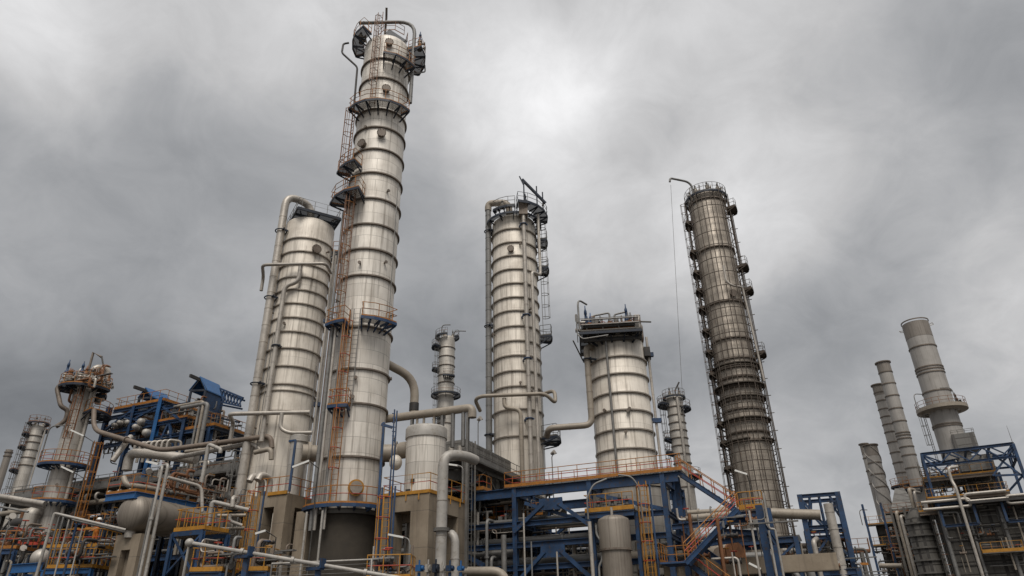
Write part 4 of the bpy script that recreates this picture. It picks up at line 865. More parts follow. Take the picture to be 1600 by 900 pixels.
# silver down pipe before the table
Yp = 40.4; xd, _ = vert(690, 820, Yp); ztop = W(697, 709, Yp).z
q = C0 + E1 * .9 - E2 * .2
dp = pipe('fat silver pipe rising in front of the concrete table and bending into the squat vessel', [Z(xd, 0), Z(xd, ztop), Z(xd, ztop) + E2 * 1.2 + E1 * .9, Z(xd, ztop) + E2 * 2.4 + E1 * .9], .31, 'pipe_white', .75, None, 'down_pipe', 'pipe', 18, 1.9, ((0, .62),))
xd2, _ = vert(711, 860, 40.9); z2_ = W(700, 834, 41).z
pipe('silver pipe bending out of the side of the concrete table near the ground', [Z(xd2 - E1 * .9 + E2 * 1.6, z2_), Z(xd2 - E1 * .25, z2_) , Z(xd2, z2_ - .35), Z(xd2, 0)], .24, 'pipe_white', .6, None, 'down_pipe', 'pipe', 16)
q = W(695, 886, 40.2); vv = thing('valve_station', 'blue valve actuators with pale boxes round the foot of the fat silver pipe', 'valves', Z(q, 0))
for x, m, s in ((655, 'blue_bright', (.75, .4, .4)), (669, 'pipe_white', (.35, .4, .5)), (681, 'dark_blue_steel', (.4, .5, .55)), (693, 'pipe_white', (.3, .3, .3)), (703, 'blue_steel', (.6, .4, .35)), (720, 'blue_bright', (.5, .35, .3))): p = W(x, 888, 39.8); M().cyl(p - E1 * s[0] * .4, p + E1 * s[0] * .4, s[2] * .3, 14).box(p, s[0] * .45, s[1], s[2] * .8, RZ).cyl(p + UP * s[2] * .3, p + UP * (s[2] * .3 + .3), .05, 8).box(p - UP * (p.z / 2 + .1), .12, .12, p.z - .2, RZ).build('actuator', m, vv)
# tan header on posts
z_ = W(612, 653, 47.5).z; a = WZ(606, 654, z_); b = a + E1 * 5.2
hd = thing('header_pipe', 'tan header pipe held high on posts, just above the squat silver vessel', 'pipe', Z(a, 0)); b = WZ(738, 637, z_)
M().tube([a - E1 * .5, b, b - UP * .7], .29, 16, .5).build('run', 'pipe_tan', hd)
for k in (.3, .66, .95):
    q = a.lerp(b, k); M().ibeam(Z(q, 0), q - UP * .28, .18, .22, .03, up=E2).build('post', 'galvanised', hd)
for k in (.36, .44, .56): q = a.lerp(b, k); M().cyl(q, q - UP * .8, .09, 10).build('branch', 'pipe_tan', hd)
for k in (.78, .9): q = a.lerp(b, k); M().cyl(q, q - UP * 2.6, .15, 10).build('branch', 'galvanised', hd)
free_ladder('tall blue post ladder with red hoops standing at the left of the concrete table', 606, 760, 41.3, 0, start=.9)
lp = thing('ladder_stand', 'slender blue ladder frame rising beside the squat silver vessel', 'frame', Z(W(596, 740, 42.2), 0))
for x, y in ((597, 660), (613, 640), (617, 642)): a, b = vert(x, 700, 42.5); b = Z(b, W(x, y, 42.5).z); M().beam(a, b, .14 if x < 600 else .07, .14).build('post', 'blue_steel', lp)
M().beam(W(596, 663, 42.5), W(613, 668, 42.5), .12, .16).build('beam', 'blue_steel', lp)
for y in range(646, 700, 7): M().beam(W(612.5, y, 42.5), W(617.5, y + .5, 42.5), .04, .05).build('rung', 'blue_steel', lp)
# ---- left concrete table with the slim capped vessel
zt = W(437, 771, 46).z; B1 = WZ(449, 770, zt); w1 = 2.9; A1 = B1 - E1 * w1
tb = thing('concrete_table', 'concrete table frame left of the tallest column carrying a slim capped vessel', 'support frame', Z(B1, 0))
for a, w in ((A1, 1.1), (B1 - E1 * .95, .95)):
    for k in (0, 2.6): slab(M(), Z(a + E2 * k, zt - .8), E1 * w, E2 * .9, zt - .8).build('leg', 'concrete', tb)
slab(M(), A1, E1 * w1, E2 * 3.5, .8).build('top_slab', 'concrete', tb)
M().beam(A1 - E2 * .04 + UP * .05 + E1 * 1.3, B1 - E2 * .04 + UP * .05, .08, .22).build('edge_plate', 'yellow_paint', tb)
rail([A1 + E1 * .1, B1, B1 + E2 * 3.4], tb, 1.1, 1.0, 'orange_paint', 'red_paint', toe=.0)
C1 = B1 - E1 * .75 + E2 * 1.4; zv = W(443, 690, 47).z
sv = thing('slim_vessel', 'slim silver capped vessel on the concrete table left of the tallest column', 'vessel', Z(C1, zt))
M().lathe((C1.x, C1.y), [(.58, zt), (.58, zv)], 28).build('shell', 'dull_cladding', sv); M().lathe((C1.x, C1.y), [(.56, zv), (.66, zv), (.66, zv + .42), (.5, zv + .5), (.01, zv + .55)], 28, sharp=(0, 1)).build('cap', 'pipe_white', sv)
a, b = vert(458, 720, 45.4); M().beam(Z(a, zt), Z(b, W(457, 688, 45.4).z), .14, .14).beam(Z(b, W(457, 688, 45.4).z), Z(b, W(457, 688, 45.4).z) - E1 * .55, .12, .12).build('blue_post', 'blue_steel', sv)
free_ladder('yellow caged ladder with red hoops on the left leg of the left concrete table', 403, 768, 45.0, start=.9)
for i, (x, y) in enumerate(((391, 743), (404, 741))): q = W(x, y, 46.5); pipe(['round pipe end left of the slim capped vessel, with a yellow ladder below', 'second round pipe end beside the slim capped vessel'][i], [Z(q + E2 * 1.2, 0), Z(q + E2 * 1.2, q.z), q + E2 * .2, q - UP * .4], .22, 'pipe_silver', .5, None, 'pipe_elbow')
# dark heavy block under the main column: flanking concrete wall pieces
for i, (x, w) in enumerate(((459, 1.0), (573, .9))):
    q = W(x, 840, 46.5); tag(slab(M(), Z(q, W(x, 790 if i else 800, 46.5).z), E1 * w, E2 * 1.2, W(x, 790, 46.5).z).build('concrete_pier', 'concrete'), ['concrete pier at the left of the tall column skirt', 'concrete pier at the right of the tall column skirt'][i], 'pier')
for i, (x, y0, Y, r) in enumerate(((474, 800, 43.6, .07), (499, 798, 43.7, .07))): a, b = vert(x, 850, Y); pipe(['thin pale standpipe left of the dark column skirt', 'thin pale standpipe on the dark column skirt'][i], [a, Z(b, W(x, y0, Y).z)], r, 'pipe_white', 0)
# ---- air cooler bank behind the concrete table
zc = W(720, 686, 52).z; K = WZ(728, 686, zc)
ac = thing('air_cooler', 'long grey air cooler bank with a side walkway, receding behind the squat silver vessel', 'air cooler', Z(K, 0))
wd, lg, hh = 4.2, 16.5, 1.5
slab(M(), K - E1 * wd, E1 * wd, E2 * lg, hh).build('header_box', 'cooler_panel', ac)
wk = slab(M(), Z(K, zc - 1.7), E1 * .9, E2 * lg, .1).build('walkway', 'grey_steel', ac); rail([Z(K + E1 * .9, zc - 1.7), Z(K + E1 * .9 + E2 * lg, zc - 1.7)], wk, 1.1, 1.3, 'galvanised', 'galvanised', toe=.35)
wk = slab(M(), Z(K - E1 * wd - E2 * .9, zc - 1.7), E1 * (wd + .9), E2 * .9, .1).build('walkway', 'grey_steel', ac); rail([Z(K - E1 * wd - E2 * .9, zc - 1.7), Z(K + E1 * .9 - E2 * .9, zc - 1.7)], wk, 1.1, 1.0, 'galvanised', 'galvanised', toe=.3)
for i in range(5): q = K - E1 * (.5 + i * .75) - E2 * .06; M().cyl(Z(q, zc - .5), Z(q, zc - 1.6), .2, 12).build('nozzle', 'pipe_silver', ac)
for i in range(4):
    q = K - E1 * wd / 2 + E2 * (2 + i * 4.1); M().lathe((q.x, q.y), [(2.0, zc - 3.0), (2.0, zc - 2.3), (1.8, zc - hh)], 28, sharp=(0,)).build('fan_ring', 'grey_steel', ac)
    for s_ in (0.2, wd - .2):
        q2 = K - E1 * s_ + E2 * (.3 + i * 5.2); M().ibeam(Z(q2, 0), Z(q2, zc - hh), .3, .3, .03, up=E2).build('post', 'grey_steel', ac)
    M().beam(Z(K + E2 * (.3 + i * 5.2) + E1 * .3, zc - 3.6), Z(K + E2 * (2.8 + i * 5.2) + E1 * .3, zc - 1.9), .14, .14).build('brace', 'grey_steel', ac); M().beam(Z(K + E2 * (5.3 + i * 5.2) + E1 * .3, zc - 3.6), Z(K + E2 * (2.8 + i * 5.2) + E1 * .3, zc - 1.9), .14, .14).build('brace', 'grey_steel', ac)
for z_ in (zc - 2.0, zc - 3.7): M().ibeam(Z(K + E1 * .3, z_), Z(K + E1 * .3 + E2 * lg, z_), .25, .35).build('beam', 'grey_steel', ac); M().ibeam(Z(K - E1 * wd, z_), Z(K, z_), .25, .35).build('beam', 'grey_steel', ac)
free_ladder('grey caged ladder at the corner of the air cooler bank', 733, 690, 50.5, mat='grey_steel', hoop='grey_steel', post='grey_steel')
# lamps
def lamp_post(label, x, ytop, Y, side=1, tube=True, z0=0., cat='lamp', reach=.9):
    a, b = vert(x, ytop + 20, Y, z0); zt = W(x, ytop, Y).z; t = thing('lamp_post', label, cat, a); b = Z(b, zt)
    M().tube([a, b, b + E1 * side * reach * .5 + UP * .12], .04, 8, .25).build('pole', 'galvanised', t)
    c0 = b + E1 * side * reach * .4 + UP * .1
    if tube: M().beam(c0, c0 + E1 * side * 1.0 + UP * .22, .16, .1).build('tube_light', 'white_lamp', t)
    else: M().cyl(b + UP * .1 - E1 * .05, b + UP * .2 + E1 * .3 - E2 * .1, .1, 14, .2).build('flood_lamp', 'pipe_silver', t)
    return t
lamp_post('bent lamp post with a white tube light in front of the concrete table', 639, 842, 39.5, -1)
lamp_post('bent lamp post beside the fat silver pipe on the concrete table', 723, 729, 43.5, -1, z0=9.0)
lamp_post('flood lamp on a thin pole above the air cooler walkway', 747, 658, 56, 1, False, z0=10.)
lamp_post('flood lamp on a thin pole between the middle and short wide columns', 863, 711, 56, 1, False, z0=10.)
def tube_lamp(label, x0, y0, x1, y1, Y):
    t = thing('tube_lamp', label, 'lamp', W(x0, y0, Y)); M().beam(W(x0, y0, Y), W(x1, y1, Y), .11, .12).build('tube_light', 'white_lamp', t); M().tube([W(x1, y1, Y), W(x1, y1, Y) + E2 * 1.0 - UP * .3, Vector((W(x1, y1, Y) + E2 * 1.0).xy.to_3d())], .04, 6).build('pole', 'galvanised', t)
for l, v in (('white tube lamp at the left side of the tall column foot', (457, 730, 483, 720, 43.5)), ('white tube lamp on the left concrete table leg', (399, 834, 415, 829, 43.6)), ('white tube lamp in front of the scaffolded column', (1148, 735, 1167, 741, 49)), ('white tube lamp low beside the concrete beam', (1170, 880, 1188, 889, 44)), ('white tube lamp on the left railed column', (96, 729, 115, 738, 58)), ('white tube lamp below the upper deck of the left railed column', (111, 672, 131, 681, 58))): tube_lamp(l, *v)
# ------------------------------------------------------------------ left: long elevated cooler bank and what hangs on it
P0 = W(230, 752, 60.85); zb, zt = P0.z, W(230, 731, 60.85).z
cl = lambda px: on_line(P0, P0 + E1 * 10, px)
a, b = cl(-60), cl(370)
bk = thing('cooler_bank', 'long grey elevated cooler bank running left from the wide column', 'air cooler', Z(a, 0))
u = E1 * (b - a).length
slab(M(), Z(a + E2 * 1.2, zt + .1), u, E2 * 7, zt - zb + .5).build('header_box', 'cooler_panel', bk)
dk = slab(M(), a, u, E2 * 1.2, .12).build('walkway', 'grey_steel', bk)
rail([a, a + u, a + u + E2 * 6], dk, 1.15, 1.5, 'galvanised', 'rusty_rail', toe=.4)
for i in range(34): q = a + E1 * (1.5 + i * 1.35) + E2 * 1.15; M().box(Z(q, (zb + zt) / 2), .12, .1, zt - zb, RZ).build('panel_post', 'grey_steel', bk)
hz = Vector((0, 0, -1.15)); M().tube([a + E2 * .5 + hz, b + E2 * .5 + hz - E1 * 4], .24, 14).build('header_pipe', 'pipe_tan', bk)
for x in (124, 138, 154, 172, 188, 206, 226, 246, 268, 292, 318):
    q = cl(x); M().tube([Z(q + E2 * .9, zb - .15), Z(q + E2 * .9, zb - .45), Z(q - E2 * .1, zb - .45), Z(q - E2 * .1, zb - 1.0), Z(q + E2 * .45, zb - 1.1)], .11, 10, .3).build('nozzle', 'pipe_silver', bk)
n_ = int(u.length / 5.2)
for i in range(n_ + 1):
    for k in (.8, 7.8):
        q = a + E1 * i * 5.2 + E2 * k; M().ibeam(Z(q, 0), Z(q, zb - .1), .34, .34, .04, up=E2).build('post', 'grey_steel', bk)
    q = a + E1 * i * 5.2 + E2 * .8
    M().beam(Z(q, zb - 3.2), Z(q + E1 * 1.6, zb - 1.5), .14, .14).beam(Z(q, zb - 3.2), Z(q - E1 * 1.6, zb - 1.5), .14, .14).build('brace', 'grey_steel', bk)
for zz in (zb - 3.4, zb - 6.4):
    for k in (.8, 7.8): M().ibeam(Z(a + E2 * k, zz), Z(b + E2 * k, zz), .3, .45, .04).build('beam', 'blue_steel', bk)
slab(M(), Z(a + E2 * 1, zb - 3.2), u, E2 * 6.8, .12).build('lower_deck', 'dark_grating', bk); slab(M(), Z(a + E2 * 1, zb - 6.2), u, E2 * 6.8, .12).build('lower_deck', 'dark_grating', bk)
for z_, nme in ((zb - 2.9, 'upper'), (zb - 5.9, 'lower')):
    for k in range(5): pipe(f'{("grey", "brown", "silver")[k % 3]} pipe among parallel pipes on the {nme} shelf under the long left cooler bank', [Z(a + E2 * (1.3 + k * 1.1), z_ + .15), Z(b + E2 * (1.3 + k * 1.1), z_ + .15)], .12 + .05 * (k % 3), ('pipe_grey', 'pipe_brown', 'pipe_silver')[k % 3], 0, f'pipes on the {nme} shelf under the left cooler bank')
# equipment on the shelf below it
for i, x in enumerate((40, 95, 132, 240, 262, 345)):
    q = cl(x) + E2 * .2; z_ = zb - 3.2; t = thing('pump_skid', ['dark pump skid on the shelf at the far left under the cooler bank', 'dark pump skid behind the left railed column', 'dark pump skid with rusty body right of the left railed column', 'rusty pump skid behind the horizontal drum', 'rusty pump skid above the horizontal drum', 'rusty pump skid left of the left concrete table'][i], 'pump', Z(q, z_))
    M().cyl(Z(q - E1 * .8, z_ + .9), Z(q + E1 * .8, z_ + .9), .45, 18).build('casing', 'rusty_rail' if i > 1 else 'dark_machine', t); M().box(Z(q, z_ + .2), 2.2, 1.0, .4, RZ).build('base', 'dark_machine', t); M().cyl(Z(q, z_ + 1.2), Z(q, z_ + 2.0), .18, 12).build('nozzle', 'rust', t)
# ---- blue hoist frames on top
zL = W(215, 633, 64).z; F = W(215, 633, 64); fl = lambda px: on_line(F, F + E1 * 10, px)
hf = thing('hoist_structure', 'blue steel hoist frame of several decks standing over the left cooler bank', 'frame', Z(fl(166), 0))
dep = 5.
def deck(x0, x1, zz, dd, par, toe='orange_paint', rl=True, d0=0., thick=.3):
    p, q = Z(fl(x0), zz) + E2 * d0, Z(fl(x1), zz) + E2 * d0
    o = slab(M(), p, q - p, E2 * dd, .1).build('deck', 'dark_grating', par); M().ibeam(p - UP * .25, q - UP * .25, .2, thick).build('edge_beam', 'blue_steel', o); M().ibeam(p - UP * .25 + E2 * dd, q - UP * .25 + E2 * dd, .2, thick).build('edge_beam', 'blue_steel', o); M().ibeam(q - UP * .25, q - UP * .25 + E2 * dd, .2, thick).build('edge_beam', 'dark_blue_steel', o)
    if rl: rail([p + E2 * dd, p, q, q + E2 * dd], o, 1.1, 1.1, toe, 'grey_steel', toe=.25)
    return o
zq = lambda px, py: W(px, py, fl(px).y).z
deck(178, 256, zq(215, 633), dep, hf); deck(252, 300, zq(275, 656), dep, hf); deck(168, 222, zq(200, 677), dep, hf); deck(225, 300, zq(265, 680), dep, hf, rl=False); deck(300, 345, zq(320, 668), 8, hf)
for x, y in ((170, 636), (212, 634), (253, 621), (298, 655), (340, 668)):
    for k in (0, dep): q = fl(x) + E2 * k; M().ibeam(Z(q, 0), Z(q, zq(x, y)), .46 if x == 253 else .36, .42, .04, up=E2).build('post', 'blue_bright' if x in (253,) and k == 0 else 'blue_steel', hf)
for (x0, y0, x1, y1) in ((216, 654, 254, 632), (209, 664, 250, 658), (262, 700, 272, 662), (274, 662, 286, 700), (172, 672, 210, 640), (200, 652, 250, 662), (258, 636, 296, 660), (222, 655, 250, 660)):
    p, q = fl(x0), fl(x1); M().beam(Z(p, zq(x0, y0)), Z(q, zq(x1, y1)), .2, .2).build('brace', 'blue_steel', hf)
for y in (645, 668, 690): M().ibeam(Z(fl(168), zq(200, y + 4)), Z(fl(300), zq(200, y + 4)), .25, .35).build('beam', 'blue_steel', hf)
def hoist_house(label, rf, rb, er, el, wall_bot, Y, mat, wall, dY=None, open_front=True):
    R0 = W(*rf, Y); R1 = WZ(*rb, R0.z); ax = (R1 - R0); E0 = WZ(*er, W(*er, Y).z); EL = W(*el, Y + .1); EL = Vector((2 * R0.x - E0.x, 2 * R0.y - E0.y, E0.z)) if dY else EL; EL.z = E0.z
    t = thing('hoist_house', label, 'hoist house', Z(R0, wall_bot)); n_ = .06
    r = M()
    for e in (E0, EL):
        o = (e - R0) * 1.12; r.hexa([R0 - ax * .06 + UP * .0, R0 + o - ax * .06, R0 + o + ax * 1.06, R0 + ax * 1.06, R0 - ax * .06 + UP * .1, R0 + o - ax * .06 + UP * .1, R0 + o + ax * 1.06 + UP * .1, R0 + ax * 1.06 + UP * .1])
    r.build('roof', mat, t)
    if wall:
        w_ = M(); w_.hexa([Z(E0, wall_bot), Z(E0 + ax, wall_bot), Z(E0 + ax, wall_bot) + (EL - E0) * .04, Z(E0, wall_bot) + (EL - E0) * .04, E0 - UP * .02, E0 + ax - UP * .02, E0 + ax + (EL - E0) * .04 - UP * .02, E0 + (EL - E0) * .04 - UP * .02])
        w_.build('side_wall', wall, t); b0, b1 = EL + ax, E0 + ax
        g = M(); g.hexa([Z(b0, wall_bot) - ax * .03, Z(b1, wall_bot) - ax * .03, Z(b1, wall_bot), Z(b0, wall_bot), b0 - ax * .03, b1 - ax * .03, b1, b0]); g.build('back_wall', 'dark_blue_steel', t)
    for e in (E0, EL):
        for k in (0., 1.): q = e + ax * k - (e - R0) * .04; M().beam(Z(q, wall_bot), q, .18, .18).build('post', 'dark_blue_steel', t)
        M().beam(R0 - UP * .1, e - UP * .05, .14, .18).build('rafter', 'dark_blue_steel', t)
    M().beam(E0 - UP * .1, EL - UP * .1, .14, .2).build('tie_beam', 'dark_blue_steel', t)
    M().beam(R0 - ax.normalized() * 1.4 - UP * .25, R0 + ax - UP * .25, .2, .3).build('hoist_beam', 'dark_machine', t)
    return t, R0, R1, E0, EL
hoist_house('large blue gabled hoist house with a solid blue side wall, left of the wide column', (314, 590), (341, 602), (322, 608), (298, 611), zq(328, 660), 62.5, 'blue_bright', 'blue_steel')
hoist_house('smaller blue gabled hoist roof on open posts at the left', (229, 607), (258, 617), (238, 620), (217, 625), zq(235, 636), 64.6, 'blue_bright', None)
tr = thing('lattice_boom', 'blue lattice boom bridging the large hoist house to the wide column', 'truss', W(345, 620, 62))
for (x0, y0, x1, y1) in ((344, 607, 380, 622), (345, 628, 376, 635)): M().beam(W(x0, y0, 62), W(x1, y1, 59), .14, .16).build('chord', 'blue_steel', tr); M().beam(W(x0 + 2, y0 + 5, 63), W(x1 + 2, y1 + 4, 60), .14, .16).build('chord', 'blue_steel', tr)
for i in range(7): t_ = i / 7; p = W(344 + 36 * t_, 607 + 15 * t_, 62 - 3 * t_); q = W(345 + 31 * (t_ + .14), 628 + 7 * (t_ + .14), 62 - 3 * (t_ + .14)); M().beam(p, q, .09, .1).build('lattice_bar', 'blue_steel', tr)
for i in range(7): t_ = i / 7; q = W(344 + 36 * (t_ + .14), 607 + 15 * (t_ + .14), 62 - 3 * (t_ + .14)); p = W(345 + 31 * t_, 628 + 7 * t_, 62 - 3 * t_); M().beam(p, q, .09, .1).build('lattice_bar', 'blue_steel', tr)
a, b = W(342, 653, 61), W(374, 660, 59); M().beam(a, b, .14, .16).build('strut', 'dark_blue_steel', tr)
# right side deck, receding, with rails
a = W(322, 660, 61.5); dd = thing('service_deck', 'railed service deck behind the grey pipe bend, beside the wide column', 'platform', Z(a, 0)); b = WZ(376, 677, a.z)
o = slab(M(), a, b - a, -E1 * 2.5, .12).build('deck', 'dark_grating', dd); rail([a, b], o, 1.1, 1.2, 'galvanised', 'orange_paint', toe=.3)
for k in (0., .5, 1.): q = a.lerp(b, k); M().ibeam(Z(q, 0), q - UP * .1, .3, .3, .03, up=E2).build('post', 'blue_steel', dd)
M().ibeam(a - UP * 1.6, b - UP * 1.6, .3, .4).build('beam', 'blue_steel', dd)
# silver drums / exchangers in the frame
for i, (x, y, Y, r, Ln) in enumerate(((220, 659, 63.2, .34, 3), (211, 667, 63, .28, 3), (228, 676, 62.6, .36, 4), (292, 649, 63, .32, 3), (199, 660, 64, .25, 4), (281, 652, 64.5, .28, 3), (186, 660, 64, .22, 3), (178, 664, 64.2, .22, 3))):
    a = W(x, y, Y); t = thing('exchanger', ['pale round-ended exchanger uppermost of three below the smaller hoist roof', 'pale round-ended exchanger middle of three below the smaller hoist roof', 'exchanger with a dark flanged end just above the comb of bent pipes', 'pale exchanger under the hoist house at the right end of the frame', 'pale exchanger left of the thick blue frame post', 'pale exchanger on the deck beneath the large hoist house', 'small pale exchanger by the left blue frame post', 'small pale exchanger nearest the left railed column'][i], 'heat exchanger', a - UP * r)
    M().cyl(a, a + E2 * Ln, r, 20).build('shell', 'pipe_silver', t); M().ball(a, r, r, r, 18, 10).build('end_cap', 'pipe_white', t); M().cyl(a + E2 * .25, a + E2 * .4, r + .1, 20).build('flange', 'dark_machine' if i == 2 else 'grey_steel', t)
# comb of small bent pipes
for i in range(7):
    x = 212 + i * 8.5; q = W(x, 687 + (6 - i) * .8, 59.6); pipe('short bent riser in the comb of silver pipes above the long left cooler bank', [Z(q, zt + .2), q, q + E2 * 1.0 + E1 * .5, Z(q + E2 * 1.0 + E1 * .5, q.z - 1.2)], .12, 'pipe_silver', .3, 'comb of bent pipes on the left cooler bank')
# three tall pipes bending left at the top
for i, (x, y, Y, r) in enumerate(((313, 628, 59.8, .11), (319, 627, 59.6, .14), (325, 630, 59.4, .19))):
    top = W(x, y, Y); end = W(262 + i * 2, 640, Y + 3); end.z = top.z
    pipe(['slimmest of three tall grey pipes bending left below the large hoist house', 'middle one of three tall grey pipes bending left below the large hoist house', 'thickest of three tall grey pipes bending left below the large hoist house'][i], [Z(top, 8), top, top - E1 * 3.2], r, 'pipe_grey' if i != 1 else 'pipe_tan', .4)
# fat silver elbow and long brown pipe
a = W(198, 735, 58.6); pipe('fat silver pipe curving up and over beside the left cooler bank', [a, W(203, 708, 58.6), W(236, 709, 57.8), W(306, 718, 57.2)], .40, 'pipe_silver', 1.9, None, 'pipe', 'pipe', 16)
pipe('long brown pipe dipping from the left railed column and rising toward the wide column', [W(147, 640, 59.6), W(146, 672, 59.2), W(252, 704, 55.8), W(423, 681, 53.4), W(425, 700, 53.4)], .2, 'pipe_brown', 1.0, None, 'pipe', 'pipe', 14)
pipe('silver pipe beneath the long brown pipe near the wide column', [W(270, 716, 56.4), W(395, 692, 54.2), W(408, 704, 54)], .19, 'pipe_silver', .6)
pipe('tan pipe level below the long brown pipe, ending near the wide column', [W(290, 706, 56.8), W(380, 695, 55), W(384, 700, 55)], .15, 'pipe_tan', .4)
pipe('thick short tan pipe at the foot of the wide column', [W(398, 707, 53), W(424, 701, 52.6), W(424, 718, 52.6)], .19, 'pipe_tan', .4)
a = W(326, 694, 52); pipe('tall white pipe with a square bend at left of the wide column', [Z(a, W(313, 778, 52).z), a, W(345, 702, 51.4), Vector((W(345, 702, 51.4).x, 51.4, W(347, 708, 51.4).z))], .14, 'pipe_white', .3)
a, b = vert(176, 720, 58); pipe('white standpipe in front of the blue hoist frame', [Z(a, zt), W(200, 687, 58.5), W(204, 683, 59.2)], .24, 'pipe_silver', .3)
free_ladder('grey caged ladder hanging at the right end of the long left cooler bank', 373, 705, 54.5, W(366, 790, 54.5).z, mat='galvanised', hoop='galvanised', post='grey_steel')
# ---- horizontal drum on its pier
a = W(208, 802, 44); r = 1.09; b = WZ(325, 822, a.z); ax = (b - a).normalized(); ax.z = 0
hd = thing('horizontal_drum', 'grey horizontal drum with a domed end resting on a slotted concrete pier', 'drum', Z(a, a.z - r)); b = a + ax * 7.5
mt = Matrix((Vector((-ax.y, ax.x, 0)), Vector((0, 0, 1)), ax)).transposed()
M().cyl(a, b, r, 40).build('shell', 'stained_cladding', hd); M().ball(a, r, r, r * .62, 40, 20, mt).build('domed_end', 'stained_cladding', hd); M().ball(b, r, r, r * .6, 40, 20, mt).build('domed_end', 'dull_cladding', hd)
for k in (.6, 2.6, 4.6): M().cyl(a + ax * k, a + ax * (k + .07), r + .03, 40).build('seam_band', 'ring_aluminium', hd)
M().cyl(a - UP * (r - .1) + ax * .1, a - UP * (r + .35) + ax * .1, .3, 16).build('drain_nozzle', 'dull_cladding', hd)
q = a + ax * 5.5; M().cyl(q - E2 * .9, q - E2 * 1.5, .35, 18).build('manhole', 'pipe_white', hd)
sx = Vector((-ax.y, ax.x, 0))
pr = thing('concrete_pier', 'slotted concrete pier carrying the domed end of the horizontal drum', 'pier', Z(a, 0)); zp = a.z - r - .15
for s_ in (-1, 1): slab(M(), Z(a + ax * .05 + sx * (s_ * .68 - .32), zp - .9), sx * .64, ax * 1.1, zp - .9).build('leg', 'concrete', pr)
slab(M(), Z(a + ax * .05 - sx * 1.0, zp), sx * 2.0, ax * 1.1, .9).build('cap', 'concrete', pr)
slab(M(), Z(a + ax * .5 - sx * .36, zp - .9), sx * .72, ax * .3, zp - .9).build('web', 'concrete', pr)
q = a + ax * 5.6; tag(slab(M(), Z(q - sx * 1.0, a.z - r * .9), sx * 2.0, ax * .8, a.z - r * .9).build('concrete_pier', 'concrete'), 'plain concrete pier under the far end of the horizontal drum', 'pier')
# deck above the drum
zz = W(212, 768, 43.4).z; a1 = W(212, 768, 43.4); b1 = WZ(338, 792, zz)
dk = thing('drum_deck', 'blue edged walkway with yellow rails above the horizontal drum', 'platform', Z(a1, zz)); u = (b1 - a1); v = Vector((-u.y, u.x, 0)).normalized() * 2.6
o = slab(M(), a1, u, v, .1).build('deck', 'dark_grating', dk); M().ibeam(a1 - UP * .2, b1 - UP * .2, .2, .42).build('edge_beam', 'blue_bright', dk); M().ibeam(a1 - UP * .2, a1 + v - UP * .2, .2, .42).build('edge_beam', 'blue_bright', dk)
rail([a1 + v, a1, b1], o, 1.1, 1.1, 'orange_paint', 'red_paint', toe=.2)
for k in (.38, .72, 1.0):
    for s_ in (.98, ): q = a1.lerp(b1, k) + v * s_; M().ibeam(Z(q, 0), q - UP * .1, .22, .22, .03, up=E2).build('post', 'dark_blue_steel', dk)  # same blue paint as elsewhere, darkened in colour for the deep shade here
    q = a1.lerp(b1, k); M().beam(q - UP * .4, q + v * .98 - UP * 1.2, .12, .12).build('bracket', 'blue_steel', dk)
pipe('pale pipe with a rounded end lying along the walkway above the horizontal drum', [a1 + v * .5 + UP * 1.0 - u * .01, a1 + v * .35 + UP * .45 - u * .01, a1 + u * .08 + v * .2 + UP * .45, b1 + v * .2 + UP * .45 - u * .1], .17, 'pipe_tan', .5)
pipe('rusty brown pipe along the walkway above the horizontal drum', [a1 + u * .3 + v * .6 + UP * .8, b1 + v * .6 + UP * .8], .28, 'pipe_brown', 0); pipe('thin pale pipe sloping over the walkway above the horizontal drum', [W(262, 746, 44), W(315, 760, 45.5), W(316, 800, 45.5)], .11, 'pipe_silver', .4)
for k in (.45, .6, .72, .86): relief_valve(a1.lerp(b1, k) + v * .4, dk, 1.25, 'rusty_rail', 'rusty_rail', 'valve')
# tall twin white pipes
for i, (xt, yt, Y, r, m) in enumerate(((254, 728, 37.5, .07, 'pipe_white'), (263, 725, 37.8, .085, 'pipe_white'))):
    a, b = vert(xt, yt, Y); pts = [a, b, b - E1 * .9 + E2 * .3, b - E1 * .9 + E2 * .3 - UP * .6]
    pipe(['left of the tall twin white pipes rising before the horizontal drum', 'right of the tall twin white pipes rising before the horizontal drum'][i], pts if i else [a, b + UP * .0, b - E1 * .5 + E2 * .3], r, m, .25)
a, b = vert(240, 778, 38.2); pipe('thin grey standpipe left of the tall twin white pipes', [a, b], .05, 'galvanised', 0); q = W(232, 734, 39); lf = thing('flood_lamp', 'flood lamp cluster above the horizontal drum', 'lamp', q)
M().cyl(q, q + Vector((.2, -.25, -.15)), .12, 14, .17).build('lamp_head', 'pipe_silver', lf); M().beam(q + UP * .5 - E1 * .3, q + UP * .25 + E1 * .7, .12, .12).build('tube_light', 'white_lamp', lf); M().tube([q, q + Vector((0, .5, -.1)), Vector((q.x, q.y + .5, zz))], .05, 6).build('pole', 'galvanised', lf)
